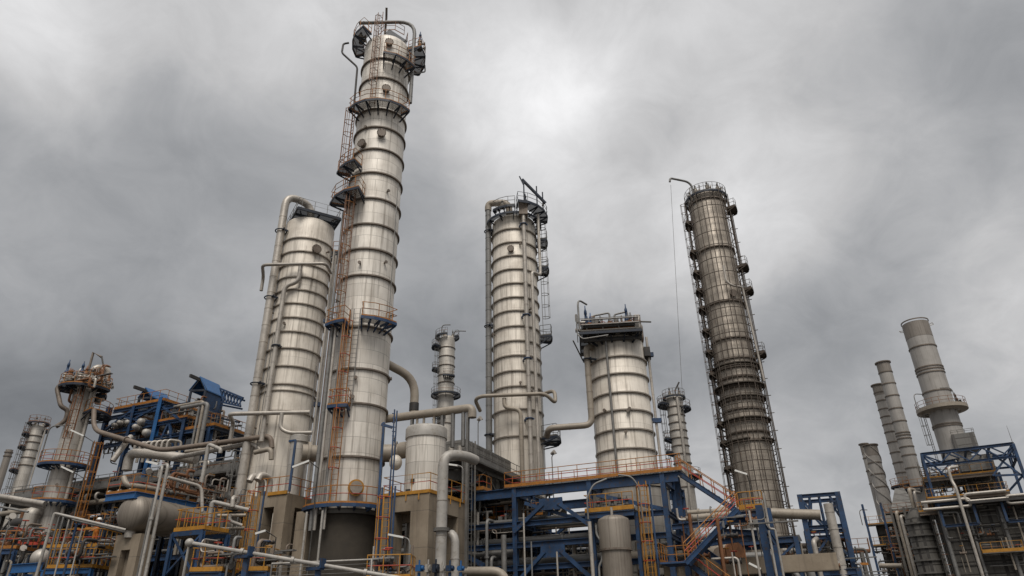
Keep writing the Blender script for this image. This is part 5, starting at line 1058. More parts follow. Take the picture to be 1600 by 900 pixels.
# ---- blue access tower with the yellow cage
zz = W(295, 833, 39.5).z; a = WZ(271, 831, zz); at = thing('access_tower', 'narrow blue access tower topped by a yellow railed platform beside the horizontal drum', 'platform', Z(a, 0)); u = E1 * 2.15; v = E2 * 1.8
o = slab(M(), a, u, v, .1).build('deck', 'dark_grating', at); rail([a + v, a, a + u, a + u + v, a + v], o, 1.15, .5, 'yellow_paint', 'red_paint', toe=.2)
for p in (a, a + u, a + v, a + u + v): M().ibeam(Z(p, 0), p - UP * .1, .2, .2, .025, up=E2).build('post', 'blue_steel', at)
for p, q in ((a, u), (a + v, u)):
    M().beam(p - UP * .15, p + q - UP * .15, .14, .24).build('beam', 'blue_steel', at); M().beam(p - UP * 2.2, p + q - UP * .2, .1, .1).build('brace', 'blue_steel', at); M().beam(p - UP * .2 + q * 0, p + q - UP * 2.4, .1, .1).build('brace', 'blue_steel', at)
# ---- foreground white pipe on blue supports
p0, p1 = W(296, 848, 29), W(640, 906, 29.5)
wp = thing('white_pipe', 'long white pipe sloping down to the right across the foreground on blue supports', 'pipe', Vector((p0.x, p0.y, 0)))
M().tube([Z(p0, 0), p0, p1, p1 + (p1 - p0) * .3], .085, 14, .0).build('run', 'pipe_white', wp); M().ball(p0, .17, .17, .17, 16, 10).build('elbow', 'pipe_white', wp)
for k in (.24, .47, .8): q = p0.lerp(p1, k); d_ = (p1 - p0).normalized(); M().cyl(q - d_ * .06, q + d_ * .06, .13, 14).build('coupling', 'pipe_white', wp)
for x in (384, 496):
    q = p0.lerp(p1, (x - 296) / 344); M().beam(Z(q + E2 * .12, 0), q + E2 * .12 - UP * .14, .2, .2).build('support_post', 'blue_steel', wp); M().beam(q - E1 * .45 - UP * .16, q + E1 * .3 - UP * .16, .2, .12).build('support_arm', 'blue_steel', wp); M().box(q + UP * .02 + E1 * .28, .09, .3, .36, RZ).build('support_lug', 'blue_steel', wp)
for i, (x0, y0, x1, y1, Y) in enumerate(((428, 880, 580, 875, 33),)): pass
fr = thing('low_railing', 'low grey wire railing behind the long white pipe', 'railing', W(430, 890, 34)); a, b = W(425, 881, 34), W(581, 874, 32.5)
M().tube([a, b, Z(b, 0)], .05, 8).build('top_rail', 'pipe_white', fr)
for k in (.25, .5, .75): M().tube([a - UP * k * .7, b - UP * k * .7], .012, 5).build('wire', 'galvanised', fr)
for k in (0, .5): q = a.lerp(b, k); M().cyl(Z(q, 0), q, .04, 8).build('post', 'galvanised', fr)
# yellow railed low platforms in the lower left and centre
def lowdeck(label, x0, y0, x1, y1, Y, depth=2., rl=('yellow_paint', 'red_paint'), edge='blue_steel', sp=.6, posts=True, dirv=None, toe=.2, h=1.1):
    z_ = W(x0, y0, Y).z; a = W(x0, y0, Y); b = W(x1, y1, Y); b.z = z_
    v = Vector((-(b - a).y, (b - a).x, 0)).normalized() * depth; t = thing('low_platform', label, 'platform', Z(a, 0))
    o = slab(M(), a, b - a, v, .1).build('deck', 'dark_grating', t); M().ibeam(a - UP * .2, b - UP * .2, .18, .3).build('edge_beam', edge, t); rail([a + v, a, b, b + v], o, h, sp, *rl, toe=toe)
    for p in (a, b, a + v, b + v): M().ibeam(Z(p, 0), p - UP * .1, .2, .2, .025, up=E2).build('post', edge, t)
    return t, a, b, v, z_
LD = lowdeck('yellow railed platform with pipes and a worker in the lower left', 70, 856, 150, 862, 46, 2.5)
lowdeck('lower yellow railed platform beneath the worker\'s platform', 70, 888, 142, 894, 45, 2.2, edge='blue_bright', sp=.5)
lowdeck('orange railed platform at the extreme lower left edge', -30, 858, 24, 860, 47, 2.2, ('orange_paint', 'red_paint'))
lowdeck('orange railed platform with red valves below the left railed column', 22, 852, 66, 856, 50, 2., ('red_paint', 'red_paint'), 'dark_blue_steel')
lowdeck('small yellow railed platform among the pipes left of the left concrete table', 296, 893, 346, 896, 36, 2.2, sp=.7, edge='blue_steel')
lowdeck('orange railed gantry behind the left concrete table', 318, 800, 392, 794, 52, 2.2, ('orange_paint', 'orange_paint'), 'grey_steel', .8)
lowdeck('yellow railed platform at the foot of the left concrete table', 374, 892, 418, 890, 37, 1.6, sp=.7)
lowdeck('low yellow railed platform between the tall column skirt and the concrete table', 572, 905, 640, 906, 36, 1.6, sp=.8)
lowdeck('small orange railed deck tucked under the cooler bank near the left drum', 130, 828, 165, 826, 54, 1.6, ('orange_paint', 'orange_paint'), 'dark_blue_steel')
# small vessel, blue beam, pipes at lower left
a = W(63, 872, 45.2); hv = thing('small_drum', 'small grey drum with a round domed end in the lower left corner', 'drum', a - UP * .6); vd = Vector((a.x, a.y, 0)).normalized(); M().cyl(a, a + vd * 2.6, .55, 24).build('shell', 'dull_cladding', hv); M().ball(a, .55, .55, .55, 24, 12).build('domed_end', 'dull_cladding', hv)
for k in (.5, 2.2): q = a + vd * k; M().box((q.x, q.y, (q.z - .4) / 2), .9, .3, q.z - .4, RZ).build('saddle', 'concrete', hv)
a = W(105, 874, 46.5); hv = thing('motor', 'pale round motor end behind the lower yellow rails', 'motor', a - UP * .5); M().cyl(a, a + E2 * 1.2, .42, 20).build('casing', 'pipe_tan', hv); M().box(a + E2 * .6 - UP * .55, .9, 1.2, .3, RZ).box((a.x, a.y + .6, (a.z - .7) / 2), .5, .5, a.z - .7, RZ).build('base', 'dark_machine', hv)
tag(M().ibeam(W(18, 889, 43), W(66, 886, 42.4), .25, .5).build('blue_beam', 'blue_bright'), 'bright blue beam across the lower left corner', 'beam'); 
for x in (22, 47): a, b = vert(x, 890, 43.2); tag(M().ibeam(a, b - UP * .25, .3, .3, .03, up=E2).build('blue_post', 'blue_bright'), f'bright blue post at the {"left" if x < 30 else "right"} end of the lower left beam', 'post')
rl_ = thing('pipe_railing', 'white double pipe dropping at a square corner before the left railed column', 'pipe', Z(W(85, 802, 42), 0)); a = W(85, 802, 42); b = W(196, 828, 43.5)
M().tube([Z(W(69, 852, 42), W(69, 852, 42).z - 3), Z(a, a.z), b], .085, 12, .1).build('run', 'pipe_white', rl_); M().tube([W(112, 812, 42.6), W(200, 832, 44)], .07, 10).build('run', 'pipe_grey', rl_)
for i, (x, y) in enumerate(((108, 812), (120, 818), (130, 820), (93, 806))): a, b = vert(x, y, 42.8); pipe(['white standpipe left of two under the white double pipe', 'blue standpipe under the white double pipe', 'thin white standpipe near the worker', 'bent white standpipe nearest the square corner of the double pipe'][i], [a, b] if i < 3 else [a, b, b + E1 * .4 + UP * .05, Z(b + E1 * .4, b.z - 2.4)], (.045, .07, .04, .05)[i], ('pipe_white', 'blue_steel', 'pipe_white', 'pipe_grey')[i], .25)
for i, (y0, y1, Y, r) in enumerate(((776, 787, 56, .2), (782, 793, 56.4, .14))): pipe(['upper of two silver pipes entering at the left edge toward the left railed column', 'lower of two silver pipes entering at the left edge toward the left railed column'][i], [W(-40, y0 - 7, Y), W(70, y1, Y - 1)], r, 'pipe_silver', 0)
pipe('thin grey pipe under the silver pipes at the left edge', [W(-20, 788, 58), W(44, 800, 57.5)], .08, 'pipe_grey', 0)
for i in range(4): y = 846 + i * 6; pipe('level grey pipe in the stack of four left of the slotted pier', [W(140, y - 1, 52), W(215, y - 3, 50)], .09, 'pipe_grey', 0, 'stack of level grey pipes left of the slotted pier')
lamp_post('small lamp post with drooping head at the lower left edge', 10, 812, 45, -1, False); lamp_post('lamp with white cone shade under the left railed column', 27, 862, 46, 1, False)
for x, k in ((157, 1),): a, b = vert(x, 815 + (x - 157) * 5, 49.5 + (x - 157)); tag(M().ibeam(a, b, .3, .3, .03, up=E2).build('blue_post', 'blue_steel'), ['dark blue post right beside the worker in the lower left', 'dark blue post right of the worker, the farther of the pair'][k == 1 and x > 158], 'post')
# pipes between the blue access tower and the left concrete table
z_ = W(350, 786, 42).z
pc = thing('pipe_gantry', 'white pipe gantry of square bends left of the left concrete table', 'pipes', Z(W(330, 785, 42), 0)); a = W(332, 784, 42); M().tube([W(322, 838, 42), a, W(388, 797, 42.8)], .13, 12, .15).build('run', 'pipe_white', pc); M().tube([W(338, 795, 42.4), W(334, 850, 42.4)], .09, 10).build('run', 'galvanised', pc)
for (x0, y0, x1, y1, r) in ((338, 806, 384, 805, .1), (340, 827, 382, 825, .1)): M().tube([W(x0, y0, 43), W(x1, y1, 43.4)], r, 10).build('run', 'pipe_tan', pc)
M().tube([W(359, 804, 42.7), W(359, 814, 42.7), W(378, 821, 43)], .1, 10, .15).build('run', 'pipe_silver', pc); M().tube([W(363, 792, 42.2), W(364, 779, 42.2), W(366, 777, 42.8)], .13, 10, .1).build('run', 'pipe_silver', pc)
for x, y in ((330, 838), (326, 840), (331, 852)): q = W(x, y, 41.8); relief_valve(q, pc, .9, 'dark_machine', 'dark_machine', 'valve')
for i, (x, Y) in enumerate(((322, 44), (345, 46))): a, b = vert(x, 845, Y); tag(M().ibeam(a, W(x + 9, 786, Y), .22, .22, .03, up=E2).build('steel_post', 'grey_steel'), ['grey post at the left of the white pipe gantry', 'grey post behind the white pipe gantry'][i], 'post')
# dark frames filling the plant behind
def frame(label, px, Y, nx, ny, sx, sy, zs, mat, deckm='dark_grating', braces=True):
    p = W(px, 850, Y); t = thing('steel_structure', label, 'frame', Z(p, 0)); 
    for i in range(nx + 1):
        for j in range(ny + 1): q = Z(p, 0) + E1 * sx * i + E2 * sy * j; M().ibeam(q, q + UP * zs[-1], .34, .34, .04, up=E2).build('post', mat, t)
    for z in zs:
        slab(M(), Z(p, z + .12) - E1 * .3, E1 * (sx * nx + .6), E2 * sy * ny, .1).build('deck', deckm, t)
        for j in range(ny + 1): M().ibeam(Z(p, z) + E2 * sy * j - UP * .2, Z(p, z) + E2 * sy * j + E1 * sx * nx - UP * .2, .26, .42).build('beam', mat, t)
    if braces:
        for i in range(nx): a = Z(p, 0) + E1 * sx * i; M().beam(a + UP * (zs[0] + .2), a + E1 * sx + UP * (zs[-1] - .4), .16, .16).build('brace', mat, t)
    return t, p
zs = [3.2, 6.2, 9.2]
frame('dark multi-deck steel frame in the shade far behind the lower left platforms', -20, 74, 5, 2, 6, 5, [3.4, 6.6, 9.8, 12.4], 'grey_steel')
frame('shadowed blue steel frame behind the horizontal drum', 220, 66, 4, 1, 5.5, 5, [4, 7.2, 10.4], 'blue_steel')
frame('shadowed steel frame between the wide column and the concrete tables', 395, 60, 4, 2, 4.2, 5, [3.8, 6.4, 9.2, 11.6], 'grey_steel')
frame('shadowed grey frame under the air cooler bank', 600, 58, 3, 2, 4, 5, [3.6, 6.2, 8.9, 11.4], 'grey_steel')
frame('low blue steel frame behind the big pipe rack', 740, 66, 5, 1, 5.5, 4, [3.2, 6.0, 7.9], 'blue_steel')
frame('low blue steel frame behind the stair tower', 1010, 64, 3, 1, 5.5, 4, [3.4, 5.7], 'blue_steel')
for i, (x, Y, w, d_, h) in enumerate(((-60, 96, 46, 12, 12.5), (330, 90, 38, 12, 11.0), (640, 84, 20, 10, 8.2))):
    p = W(x, 850, Y); t = thing('shade_backdrop', ['long dark panelled process building behind the left frames', 'dark panelled process building behind the main columns', 'low dark panelled building behind the blue pipe rack'][i], 'building', Z(p, 0))  # added dark blocks standing in for the deep shade between the structures
    slab(M(), Z(p, h), E1 * w, E2 * d_, h).build('wall', 'dark_wall_panel', t); slab(M(), Z(p - E1 * .4 - E2 * .4, h + .35), E1 * (w + .8), E2 * (d_ + .8), .33).build('roof', 'grey_steel', t)
    for k in range(int(w / 6)): q = p + E1 * (3 + k * 6) - E2 * .04; M().box(Z(q, h - 2.2), 2.6, .08, 1.1, RZ).build('louvre', 'dark_machine', t)
MATK = ('pipe_grey', 'pipe_brown', 'pipe_silver', 'pipe_tan')
for i, (x, Y, w, h0, n) in enumerate(((0, 70, 26, 3.6, 4), (230, 63, 20, 4.4, 4), (400, 57.5, 15, 4.1, 5), (610, 56, 11, 4.0, 5), (760, 64, 24, 6.3, 4), (760, 64, 24, 3.4, 4), (400, 57.5, 15, 6.8, 4), (615, 56, 10, 6.6, 4))):
    where = ['far behind the lower left platforms', 'behind the horizontal drum', 'low behind the left concrete table', 'low behind the main concrete table', 'on the upper deck behind the pipe rack', 'on the bottom deck behind the pipe rack', 'higher behind the left concrete table', 'higher behind the main concrete table'][i]
    for k in range(n): p = W(x, 850, Y) + E2 * (.6 + k * .9); r = rnd.choice((.14, .18, .24, .3)); pipe(f'{MATK[k % 4][5:]} level pipe in the dim bundle {where}', [Z(p, h0 + r), Z(p + E1 * w, h0 + r)], r, MATK[k % 4], 0, f'bundle of pipes {where}')
    for k in range(3): p = W(x, 850, Y) + E1 * (2 + k * w / 3.2) - E2 * .5; pipe(f'{MATK[(k + 2) % 4][5:]} upright pipe before the pipe bundle {where}', [Z(p, 0), Z(p, h0 + 2.6), Z(p + E2 * 1.4, h0 + 2.6)], .12, MATK[(k + 2) % 4], .4, f'upright pipes before the bundle {where}')
for i, (x, y, Y) in enumerate(((425, 870, 55), (470, 850, 56), (560, 850, 55), (760, 868, 58), (880, 870, 60), (350, 868, 60), (170, 870, 62), (1080, 872, 60))):
    p = W(x, y, Y); t = thing('exchanger', ['dim horizontal exchanger behind the left concrete table', 'dim horizontal exchanger left of the dark column skirt', 'dim horizontal exchanger right of the dark column skirt', 'dim horizontal exchanger behind the left blue rack post', 'dim horizontal exchanger under the blue V braces', 'dim horizontal exchanger behind the white pipe gantry', 'dim horizontal exchanger behind the four level grey pipes', 'dim horizontal exchanger behind the stair tower'][i], 'heat exchanger', p - UP * .6); M().cyl(p, p + E1 * 3.6, .6, 20).build('shell', 'pipe_tan' if i % 2 else 'pipe_grey', t); M().cyl(p - E1 * .1, p, .75, 20).build('flange', 'rust', t)
    for k in (.8, 2.8): q = p + E1 * k; M().box((q.x, q.y, (q.z - .5) / 2), .4, .9, q.z - .5, RZ).build('saddle', 'concrete', t)
# ------------------------------------------------------------------ right: blue lattice frame with the fat pipe
z0 = W(1249, 773, 60).z; a = W(1249, 773, 60); b = WZ(1308, 768.5, z0); u = b - a; v = E2 * 3.2
lf = thing('lattice_tower', 'tall blue lattice frame with a fat white pipe in front, right of the scaffolded column', 'frame', Z(a, 0))
for p in (a, b, a + v, b + v): M().ibeam(Z(p, 0), p, .42, .42, .04, up=E2).build('post', 'blue_steel', lf)
hs = [z0 - .15, z0 - 2.7, z0 - 3.5, z0 - 5.2, z0 - 7.8]
for z in hs:
    for p, q in ((a, b), (a + v, b + v), (a, a + v), (b, b + v)): M().ibeam(Z(p, z), Z(q, z), .24, .3).build('beam', 'blue_steel', lf)
for s_ in (0, 1):
    o = v * s_; A_, B_ = a + o, b + o; m = (A_ + B_) / 2
    for p, q in ((Z(A_, z0 - .3), Z(m, z0 - 2.6)), (Z(B_, z0 - .3), Z(m, z0 - 2.6)), (Z(m, z0 - .3), Z(m, z0 - 3.5)), (Z(A_.lerp(B_, .25), z0 - .3), Z(A_.lerp(B_, .1), z0 - 2.6)), (Z(A_.lerp(B_, .78), z0 - .3), Z(B_, z0 - 1.9)), (Z(A_, z0 - 5.2), Z(m, z0 - 3.6)), (Z(B_, z0 - 5.2), Z(m, z0 - 3.6))): M().beam(p, q, .16, .18).build('brace', 'blue_steel', lf)
sl = slab(M(), Z(a, z0 - 5.1), u, v, .1).build('deck', 'dark_grating', lf); slab(M(), Z(a, z0 - 7.7), u, v, .1).build('deck', 'dark_grating', lf)
for k in (.25, .45, .65): M().tube([Z(a + u * k + v * .3, z0 - 3.3), Z(a + u * k + v * .3, z0 - 6), Z(a + u * k + v * .7, z0 - 6), Z(a + u * k + v * .7, z0 - 3.2)], .16, 10, .5).build('pipe_loop', 'pipe_tan', lf)
for k in (.2, .4, .6, .8): M().box(Z(a + u * k + v * .5, z0 - 4.3), .5, .6, 1.2, RZ).build('valve_block', 'dark_machine', lf)
p, q = vert(1303, 830, 58.2); zt = W(1297, 787, 58.2).z; pipe('fat white upright pipe in front of the blue lattice frame', [p, Z(p, zt)], .36, 'pipe_silver', 0, None, 'pipe', 'pipe', 18)
p, q = vert(1277, 870, 58.0); pipe('pale bent pipe at the left foot of the blue lattice frame', [p, W(1271, 846, 58), W(1276, 842, 58.6)], .2, 'pipe_silver', .3)
for i, (x0, y0, x1, y1, Y, r) in enumerate(((1205, 880, 1264, 880, 52, .3), (1212, 891, 1246, 890, 52, .2))): e_ = W(x1, y1, Y); pipe(['fat grey pipe bending down left of the blue lattice frame', 'smaller grey pipe nested under the fat bending one'][i], [W(x0, y0, Y + 1), e_, Z(e_, 0)], r, 'pipe_grey', .9)
for i in range(4): pipe(f'{"silver" if i % 2 else "brown"} level pipe in the stack between the scaffolded column and the blue lattice frame', [W(1225, 852 + i * 8, 64), W(1262, 853 + i * 8, 62)], .22, 'pipe_silver' if i % 2 else 'pipe_brown', 0, 'stack of level pipes left of the blue lattice frame')
for i, (x, y, Y) in enumerate(((1194, 770, 44.2), (1199, 826, 44))): a_, b_ = vert(x + 18, 860, Y); pp = [W(x - 2, y, Y), W(1202, 826, Y), W(1211, 827, Y), Z(W(1211, 827, Y), 0)] if i == 0 else [Z(W(1201, 829, Y), 0), W(1201, 829, Y)]; pipe(['thin white pipe jogging right at the right stair post', 'thin white standpipe below the jog by the right stair post'][i], pp, .07, 'pipe_white', .12)
pg = thing('pipe_goalpost', 'brown pipe goalpost frame between the blue lattice frame and the furnace', 'frame', Z(W(1340, 860, 66), 0)); M().tube([Z(W(1330, 858, 66), 0), W(1330, 858, 66), W(1352, 858, 66), Z(W(1356, 862, 66), 0)], .13, 10, .3).build('run', 'grey_steel', pg); M().beam(W(1330, 881, 66), W(1358, 881, 66), .15, .2).build('beam', 'orange_paint', pg)
p = W(1327, 862, 68); z_ = p.z; t = thing('railed_platform', 'small railed platform right behind the blue lattice frame', 'platform', Z(p, 0)); o = slab(M(), p, E1 * 1.8, E2 * 1.5, .1).build('deck', 'rust', t); rail([p, p + E1 * 1.8, p + E1 * 1.8 + E2 * 1.5], o, 1.1, .9, 'rusty_rail', 'rusty_rail'); M().ibeam(Z(p + E1, 0), p + E1 - UP * .1, .3, .3, .03).build('post', 'grey_steel', t)
# ------------------------------------------------------------------ furnace
D = (WZ(1565, 738, W(1468, 748, 88).z) - W(1468, 748, 88)); D.z = 0; D.normalize(); N = Vector((-D.y, D.x, 0)); RD = math.atan2(D.y, D.x)
F0 = W(1473, 830, 87); zf = W(1470, 792, 87).z
fu = thing('furnace', 'huge panelled furnace box with yellow railed decks and one broad stack at right', 'furnace', Z(F0, 0))
slab(M(), Z(F0, zf), D * 22, N * 11, zf).build('fire_box', 'furnace_panel', fu)
for k in range(0, 22, 3): M().ibeam(Z(F0 + D * (k + .12) - N * .12, 0), Z(F0 + D * (k + .12) - N * .12, zf), .24, .24, .03, up=N).build('buckstay', 'grey_steel', fu)
for k in range(1, 11, 2): M().ibeam(Z(F0 - D * .14 + N * k, 0), Z(F0 - D * .14 + N * k, zf), .24, .24, .03, up=D).build('buckstay', 'dark_machine', fu)
def fp(px, py, off):
    """point on the furnace's front face seen at a pixel, off metres in front of it"""
    r_ = ray(px, py); return CAMPOS + r_ * (((F0 - CAMPOS).dot(N) - off) / r_.dot(N))
def fdeck(x0, y0, x1, y1, Y, dd, h=1.1, toe=.16):
    z = W(x0, y0, Y).z; a, b = W(x0, y0, Y), WZ(x1, y1, z); b = a + D * (b - a).dot(D)
    o = slab(M(), a, b - a, N * dd, .12).build('deck', 'grey_steel', fu); M().ibeam(a - UP * .28, b - UP * .28, .2, .35).build('edge_beam', 'pipe_brown', o); rail([a + N * dd, a, b, b + N * dd], o, h, 1.2, 'yellow_paint', 'rusty_rail', toe=toe); return a, b, z
d4 = None
d1 = fdeck(1443, 748, 1556, 740, 87.5, 8); d2 = fdeck(1449, 779, 1578, 766, 86, 9); d3 = fdeck(1436, 800, 1470, 796, 88, 8)
slab(M(), Z(F0 - N * 2.2 + D * 3.4, zf + .05), D * 16, N * 2.1, .3).build('canopy', 'dark_machine', fu)
for k in range(5): M().beam(Z(F0 - N * 2.0 + D * (4 + k * 3), zf - .2), Z(F0 - N * .1 + D * (4 + k * 3), zf - 1.8), .16, .16).build('bracket', 'dark_blue_steel', fu)
for k in range(2, 9): z_ = zf - 1.35 * k; M().beam(Z(F0 - N * .05, z_), Z(F0 - N * .05 + D * 22, z_), .1, .12).build('girt', 'dark_machine', fu)
for p in (d1[0], d1[1], d1[0] + N * 6): M().ibeam(Z(p + D * .2 + N * .3, d2[2]), Z(p + D * .2 + N * .3, d1[2] - .1), .26, .26, .03, up=N).build('post', 'blue_steel', fu)
def panelbox(x0, y0, x1, yb, Y, dd, nm_='convection_box'):
    a = W(x0, y0, Y); w = (W(x1, y0, Y) - a).length; zb_ = W(x0, yb, Y).z; slab(M(), a, D * w, N * dd, a.z - zb_).build(nm_, 'duct_panel', fu); return a, w
panelbox(1496, 714, 1541, 737, 88.4, 4.2); panelbox(1506, 744, 1552, 772, 88.8, 4); panelbox(1510, 775, 1560, 800, 89, 4)
hb, hw = panelbox(1486, 679, 1517, 705, 89.5, 3.0, 'hood')
rail([Z(hb, hb.z), Z(hb + D * hw, hb.z)], fu, .5, .8, 'grey_steel', 'grey_steel', toe=0)
# broad stack on the furnace
class Stack(Column): pass
s = Column('furnace_stack', 'broadest grey stack at right with a tan ring platform, rising from the panelled furnace', 'stack', 1463.5, 614, 91.5, 1.72, 507, hb.z - 3, 'stack_steel', head=0)
s.rings([498, 539, 571, 575, 580, 609, 661, 664], .09, .16)
M().lathe(s.c, [(s.R + .02, s.zt - 2.3), (s.R + .02, s.zt), (s.R - .1, s.zt)], 48, sharp=(0, 1)).build('sooty_top', 'stack_top_steel', s.t)
pz = s.z(640); o = s.platform(0, 359.9, 3.1, pz, nb=12, drop=.9, edge='pipe_tan', yc='rusty_rail', mid='rusty_rail')
M().lathe(s.c, [(2.2, pz - .5), (3.0, pz - .3), (3.12, pz - .3), (3.12, pz + .2)], 48, sharp=(0, 1, 2)).build('ring_skirt', 'pipe_tan', s.t)
for a_ in (-92, 92): M().tube([s.at(a_, s.R, s.zt - .6), s.at(a_, s.R + .5, s.zt - .5), s.at(a_ - 20, s.R + .5, s.zt - .5), s.at(a_ - 20, s.R, s.zt - .6)], .05, 6).build('lifting_lug', 'pipe_silver', s.t)
s.ladder(-60, hb.z - 3, pz, mat='grey_steel', hoop='grey_steel', r=.9)
davit(s.at(-75, 2.9, pz), 2.6, 1.6, .2, s.t, .06, 'galvanised'); davit(s.at(40, 2.9, pz), 2.2, 1.5, 3.1, s.t, .06, 'galvanised'); relief_valve(s.at(50, 2.6, pz), s.t, 1.6, 'dark_machine', 'dark_machine')
# blue roof truss over the convection section
za = W(1440, 710, 86).z; ta = W(1440, 710, 86); tb_ = WZ(1582, 695, za); tb_ = ta + D * (tb_ - ta).dot(D); tv = N * 7.0
bt = thing('truss_canopy', 'blue steel truss canopy framing the furnace top below the broad stack', 'truss', Z(ta, zf))
for p, q in ((ta, tb_), (ta + tv, tb_ + tv), (ta, ta + tv), (tb_, tb_ + tv)):
    M().ibeam(p, q, .28, .36).build('beam', 'blue_steel', bt); M().ibeam(p - UP * 1.5, q - UP * 1.5, .2, .24).build('beam', 'blue_steel', bt)
    n_ = 6; 
    for i in range(n_): M().beam(p.lerp(q, i / n_) - UP * (1.4 if i % 2 else .1), p.lerp(q, (i + 1) / n_) - UP * (.1 if i % 2 else 1.4), .12, .14).build('brace', 'blue_steel', bt)
for k in (.25, .5, .75): M().ibeam(ta.lerp(tb_, k), ta.lerp(tb_, k) + tv, .2, .28).build('beam', 'blue_steel', bt)
for k in (0, .25, .5, .75): M().beam(ta.lerp(tb_, k) - UP * .05, ta.lerp(tb_, k + .25) + tv - UP * .05, .12, .14).build('brace', 'blue_steel', bt)
for p, w in ((ta, .3), (tb_, .32), (ta + tv, .3), (tb_ + tv, .3), (tb_ - D * 2.6 + tv * .3, .28)): M().ibeam(Z(p, d2[2] - 1), p, w, w, .03, up=N).build('post', 'blue_steel', bt)
for p, q in ((tb_ - UP * .3, tb_ - D * 3 - UP * 3.4), (tb_ - UP * 3.6, tb_ - D * 2.8 - UP * 6), (tb_ - D * 2.6 - UP * .5, tb_ - UP * 4), (tb_ - D * 2.8 - UP * 3.4, tb_ - UP * 3.6), (tb_ - D * 2.8 - UP * 6, tb_ - D * .2 - UP * 3.8), (ta - UP * .2, ta + D * 2 - UP * 3)): M().beam(p + tv * .02, q + tv * .02, .2, .22).build('brace', 'blue_steel', bt)
M().cyl(tb_, tb_ + UP * 2.2, .035, 6, .015).build('lightning_rod', 'galvanised', bt)
# blue frames, hairpin pipes and the long down pipe on its face
for i, (x0, y0, x1, y1) in enumerate(((1466, 788, 1524, 819), (1563, 780, 1625, 812))):
    p = fp(x0, y0, 1.5); w = (fp(x1 - 4, y0, 1.5) - p).dot(D); zl_ = fp(x0, y1 + 4, 1.5).z; t = thing('pipe_support', ['left blue rectangular frame on the furnace face', 'right blue rectangular frame on the furnace face, cut by the picture edge'][i], 'frame', Z(p, zl_))
    for a_, b_ in ((p, p + D * w), (Z(p, zl_), Z(p + D * w, zl_)), (p, Z(p, zl_)), (p + D * w, Z(p + D * w, zl_)), (p, p + N * 1.6), (p + D * w, p + D * w + N * 1.6)): M().ibeam(a_, b_, .26, .3, .03, up=N if abs((b_ - a_).normalized().z) > .5 else None).build('bar', 'blue_steel', t)
for i, (x0, x1, y0, y1, g) in enumerate(((1441, 1517, 791, 787, 6), (1508, 1574, 778, 772, 6), (1573, 1630, 781, 776, 7))):
    p = fp(x0, y0, 1.9); q = p + D * (fp(x1, y1, 1.9) - p).dot(D); d_ = UP * .42; pipe(['silver hairpin pipe at the left of the furnace deck', 'silver hairpin pipe in the middle of the furnace deck', 'silver hairpin pipe at the picture edge of the furnace'][i], [p + d_, q + d_, q - d_, p - d_] if i == 0 else [q + d_, p + d_, p - d_, q - d_], .17, 'pipe_silver', .4)
p = fp(1494, 764, 2.3); p1_ = fp(1481, 731, 2.0); pipe('long white pipe running down the furnace face', [fp(1496, 729, 1.2), p1_, Z(p1_, fp(1484, 752, 2).z), Z(p, p.z + .3), Z(p, 0)], .17, 'pipe_silver', .45, None, 'pipe', 'pipe', 14)
p = fp(1536, 864, 1.7); t = thing('railed_platform', 'small yellow platform hung low on the furnace face', 'platform', p); o = slab(M(), p, D * 4, N * 1.6, .1).build('deck', 'grey_steel', t); rail([p + N, p, p + D * 4, p + D * 4 + N], o, 1.1, 1.0, 'yellow_paint', 'rusty_rail', toe=.35)
for i, (x, w) in enumerate(((1486, .22), (1530, .16), (1583, .22))): p = fp(x, 860, .45); pipe(['grey stand pipe left of the long white pipe on the furnace face', 'grey stand pipe right of the long white pipe on the furnace face', 'grey stand pipe near the picture edge on the furnace face'][i], [Z(p, 0), Z(p, zf - .6)], w, 'pipe_grey', 0)
# ------------------------------------------------------------------ the other stacks
def stack(label, cx, cy, Y, R, top, rows, zb, soot=1.8, spiral=False):
    s = Column('steel_stack', label, 'stack', cx, cy, Y, R, top, zb, 'stack_steel', head=0, n=40); s.rings(rows, .08, .16)
    M().lathe(s.c, [(R + .02, s.zt - soot), (R + .02, s.zt), (R - .1, s.zt)], 40, sharp=(0, 1)).build('sooty_top', 'stack_top_steel', s.t)
    M().lathe(s.c, [(R + .03, s.zt - .12), (R + .2, s.zt - .12), (R + .2, s.zt + .06), (R + .03, s.zt + .06)], 40, sharp=(0, 1, 2)).build('rim', 'ring_steel', s.t)
    if spiral:
        for k in range(3):
            m = M(); n_ = 60; H = min(18, s.zt - zb)
            for i in range(n_):
                A_ = k * 120 + i * 14; B_ = A_ + 14; z1, z2 = s.zt - .3 - H * i / n_, s.zt - .3 - H * (i + 1) / n_; m.hexa([s.at(A_, R, z1 - .05), s.at(A_, R + .14, z1 - .05), s.at(B_, R + .14, z2 - .05), s.at(B_, R, z2 - .05), s.at(A_, R, z1 + .05), s.at(A_, R + .14, z1 + .05), s.at(B_, R + .14, z2 + .05), s.at(B_, R, z2 + .05)])
            m.build('spiral_strake', 'stack_steel', s.t)
    return s
s2 = stack('taller of the two slim grey stacks leaning together left of the broad stack', 1401, 644, 104, .98, 567, [580, 598, 617, 637, 657, 675, 679, 684, 697, 710, 730], 6)
s3 = stack('shorter of the two slim grey stacks standing close together', 1391, 674, 108, .86, 602, [612, 625, 638, 650, 662, 674, 690, 706, 722, 738], 6)
s4 = stack('thicker of the two short stacks with spiral strakes, left of the other stacks', 1372, 744, 112, 1.0, 696, [722, 740, 760], 6, spiral=True)
s5 = stack('thinner short stack half hidden beside the one with spiral strakes', 1362, 744, 116, .62, 694, [715, 735, 755], 6)
s2.platform(-120, 60, 2.2, s2.z(764), nb=5, yc='orange_paint', mid='rusty_rail'); s3.platform(-110, 20, 2.0, s3.z(760), nb=4, yc='orange_paint', mid='rusty_rail')
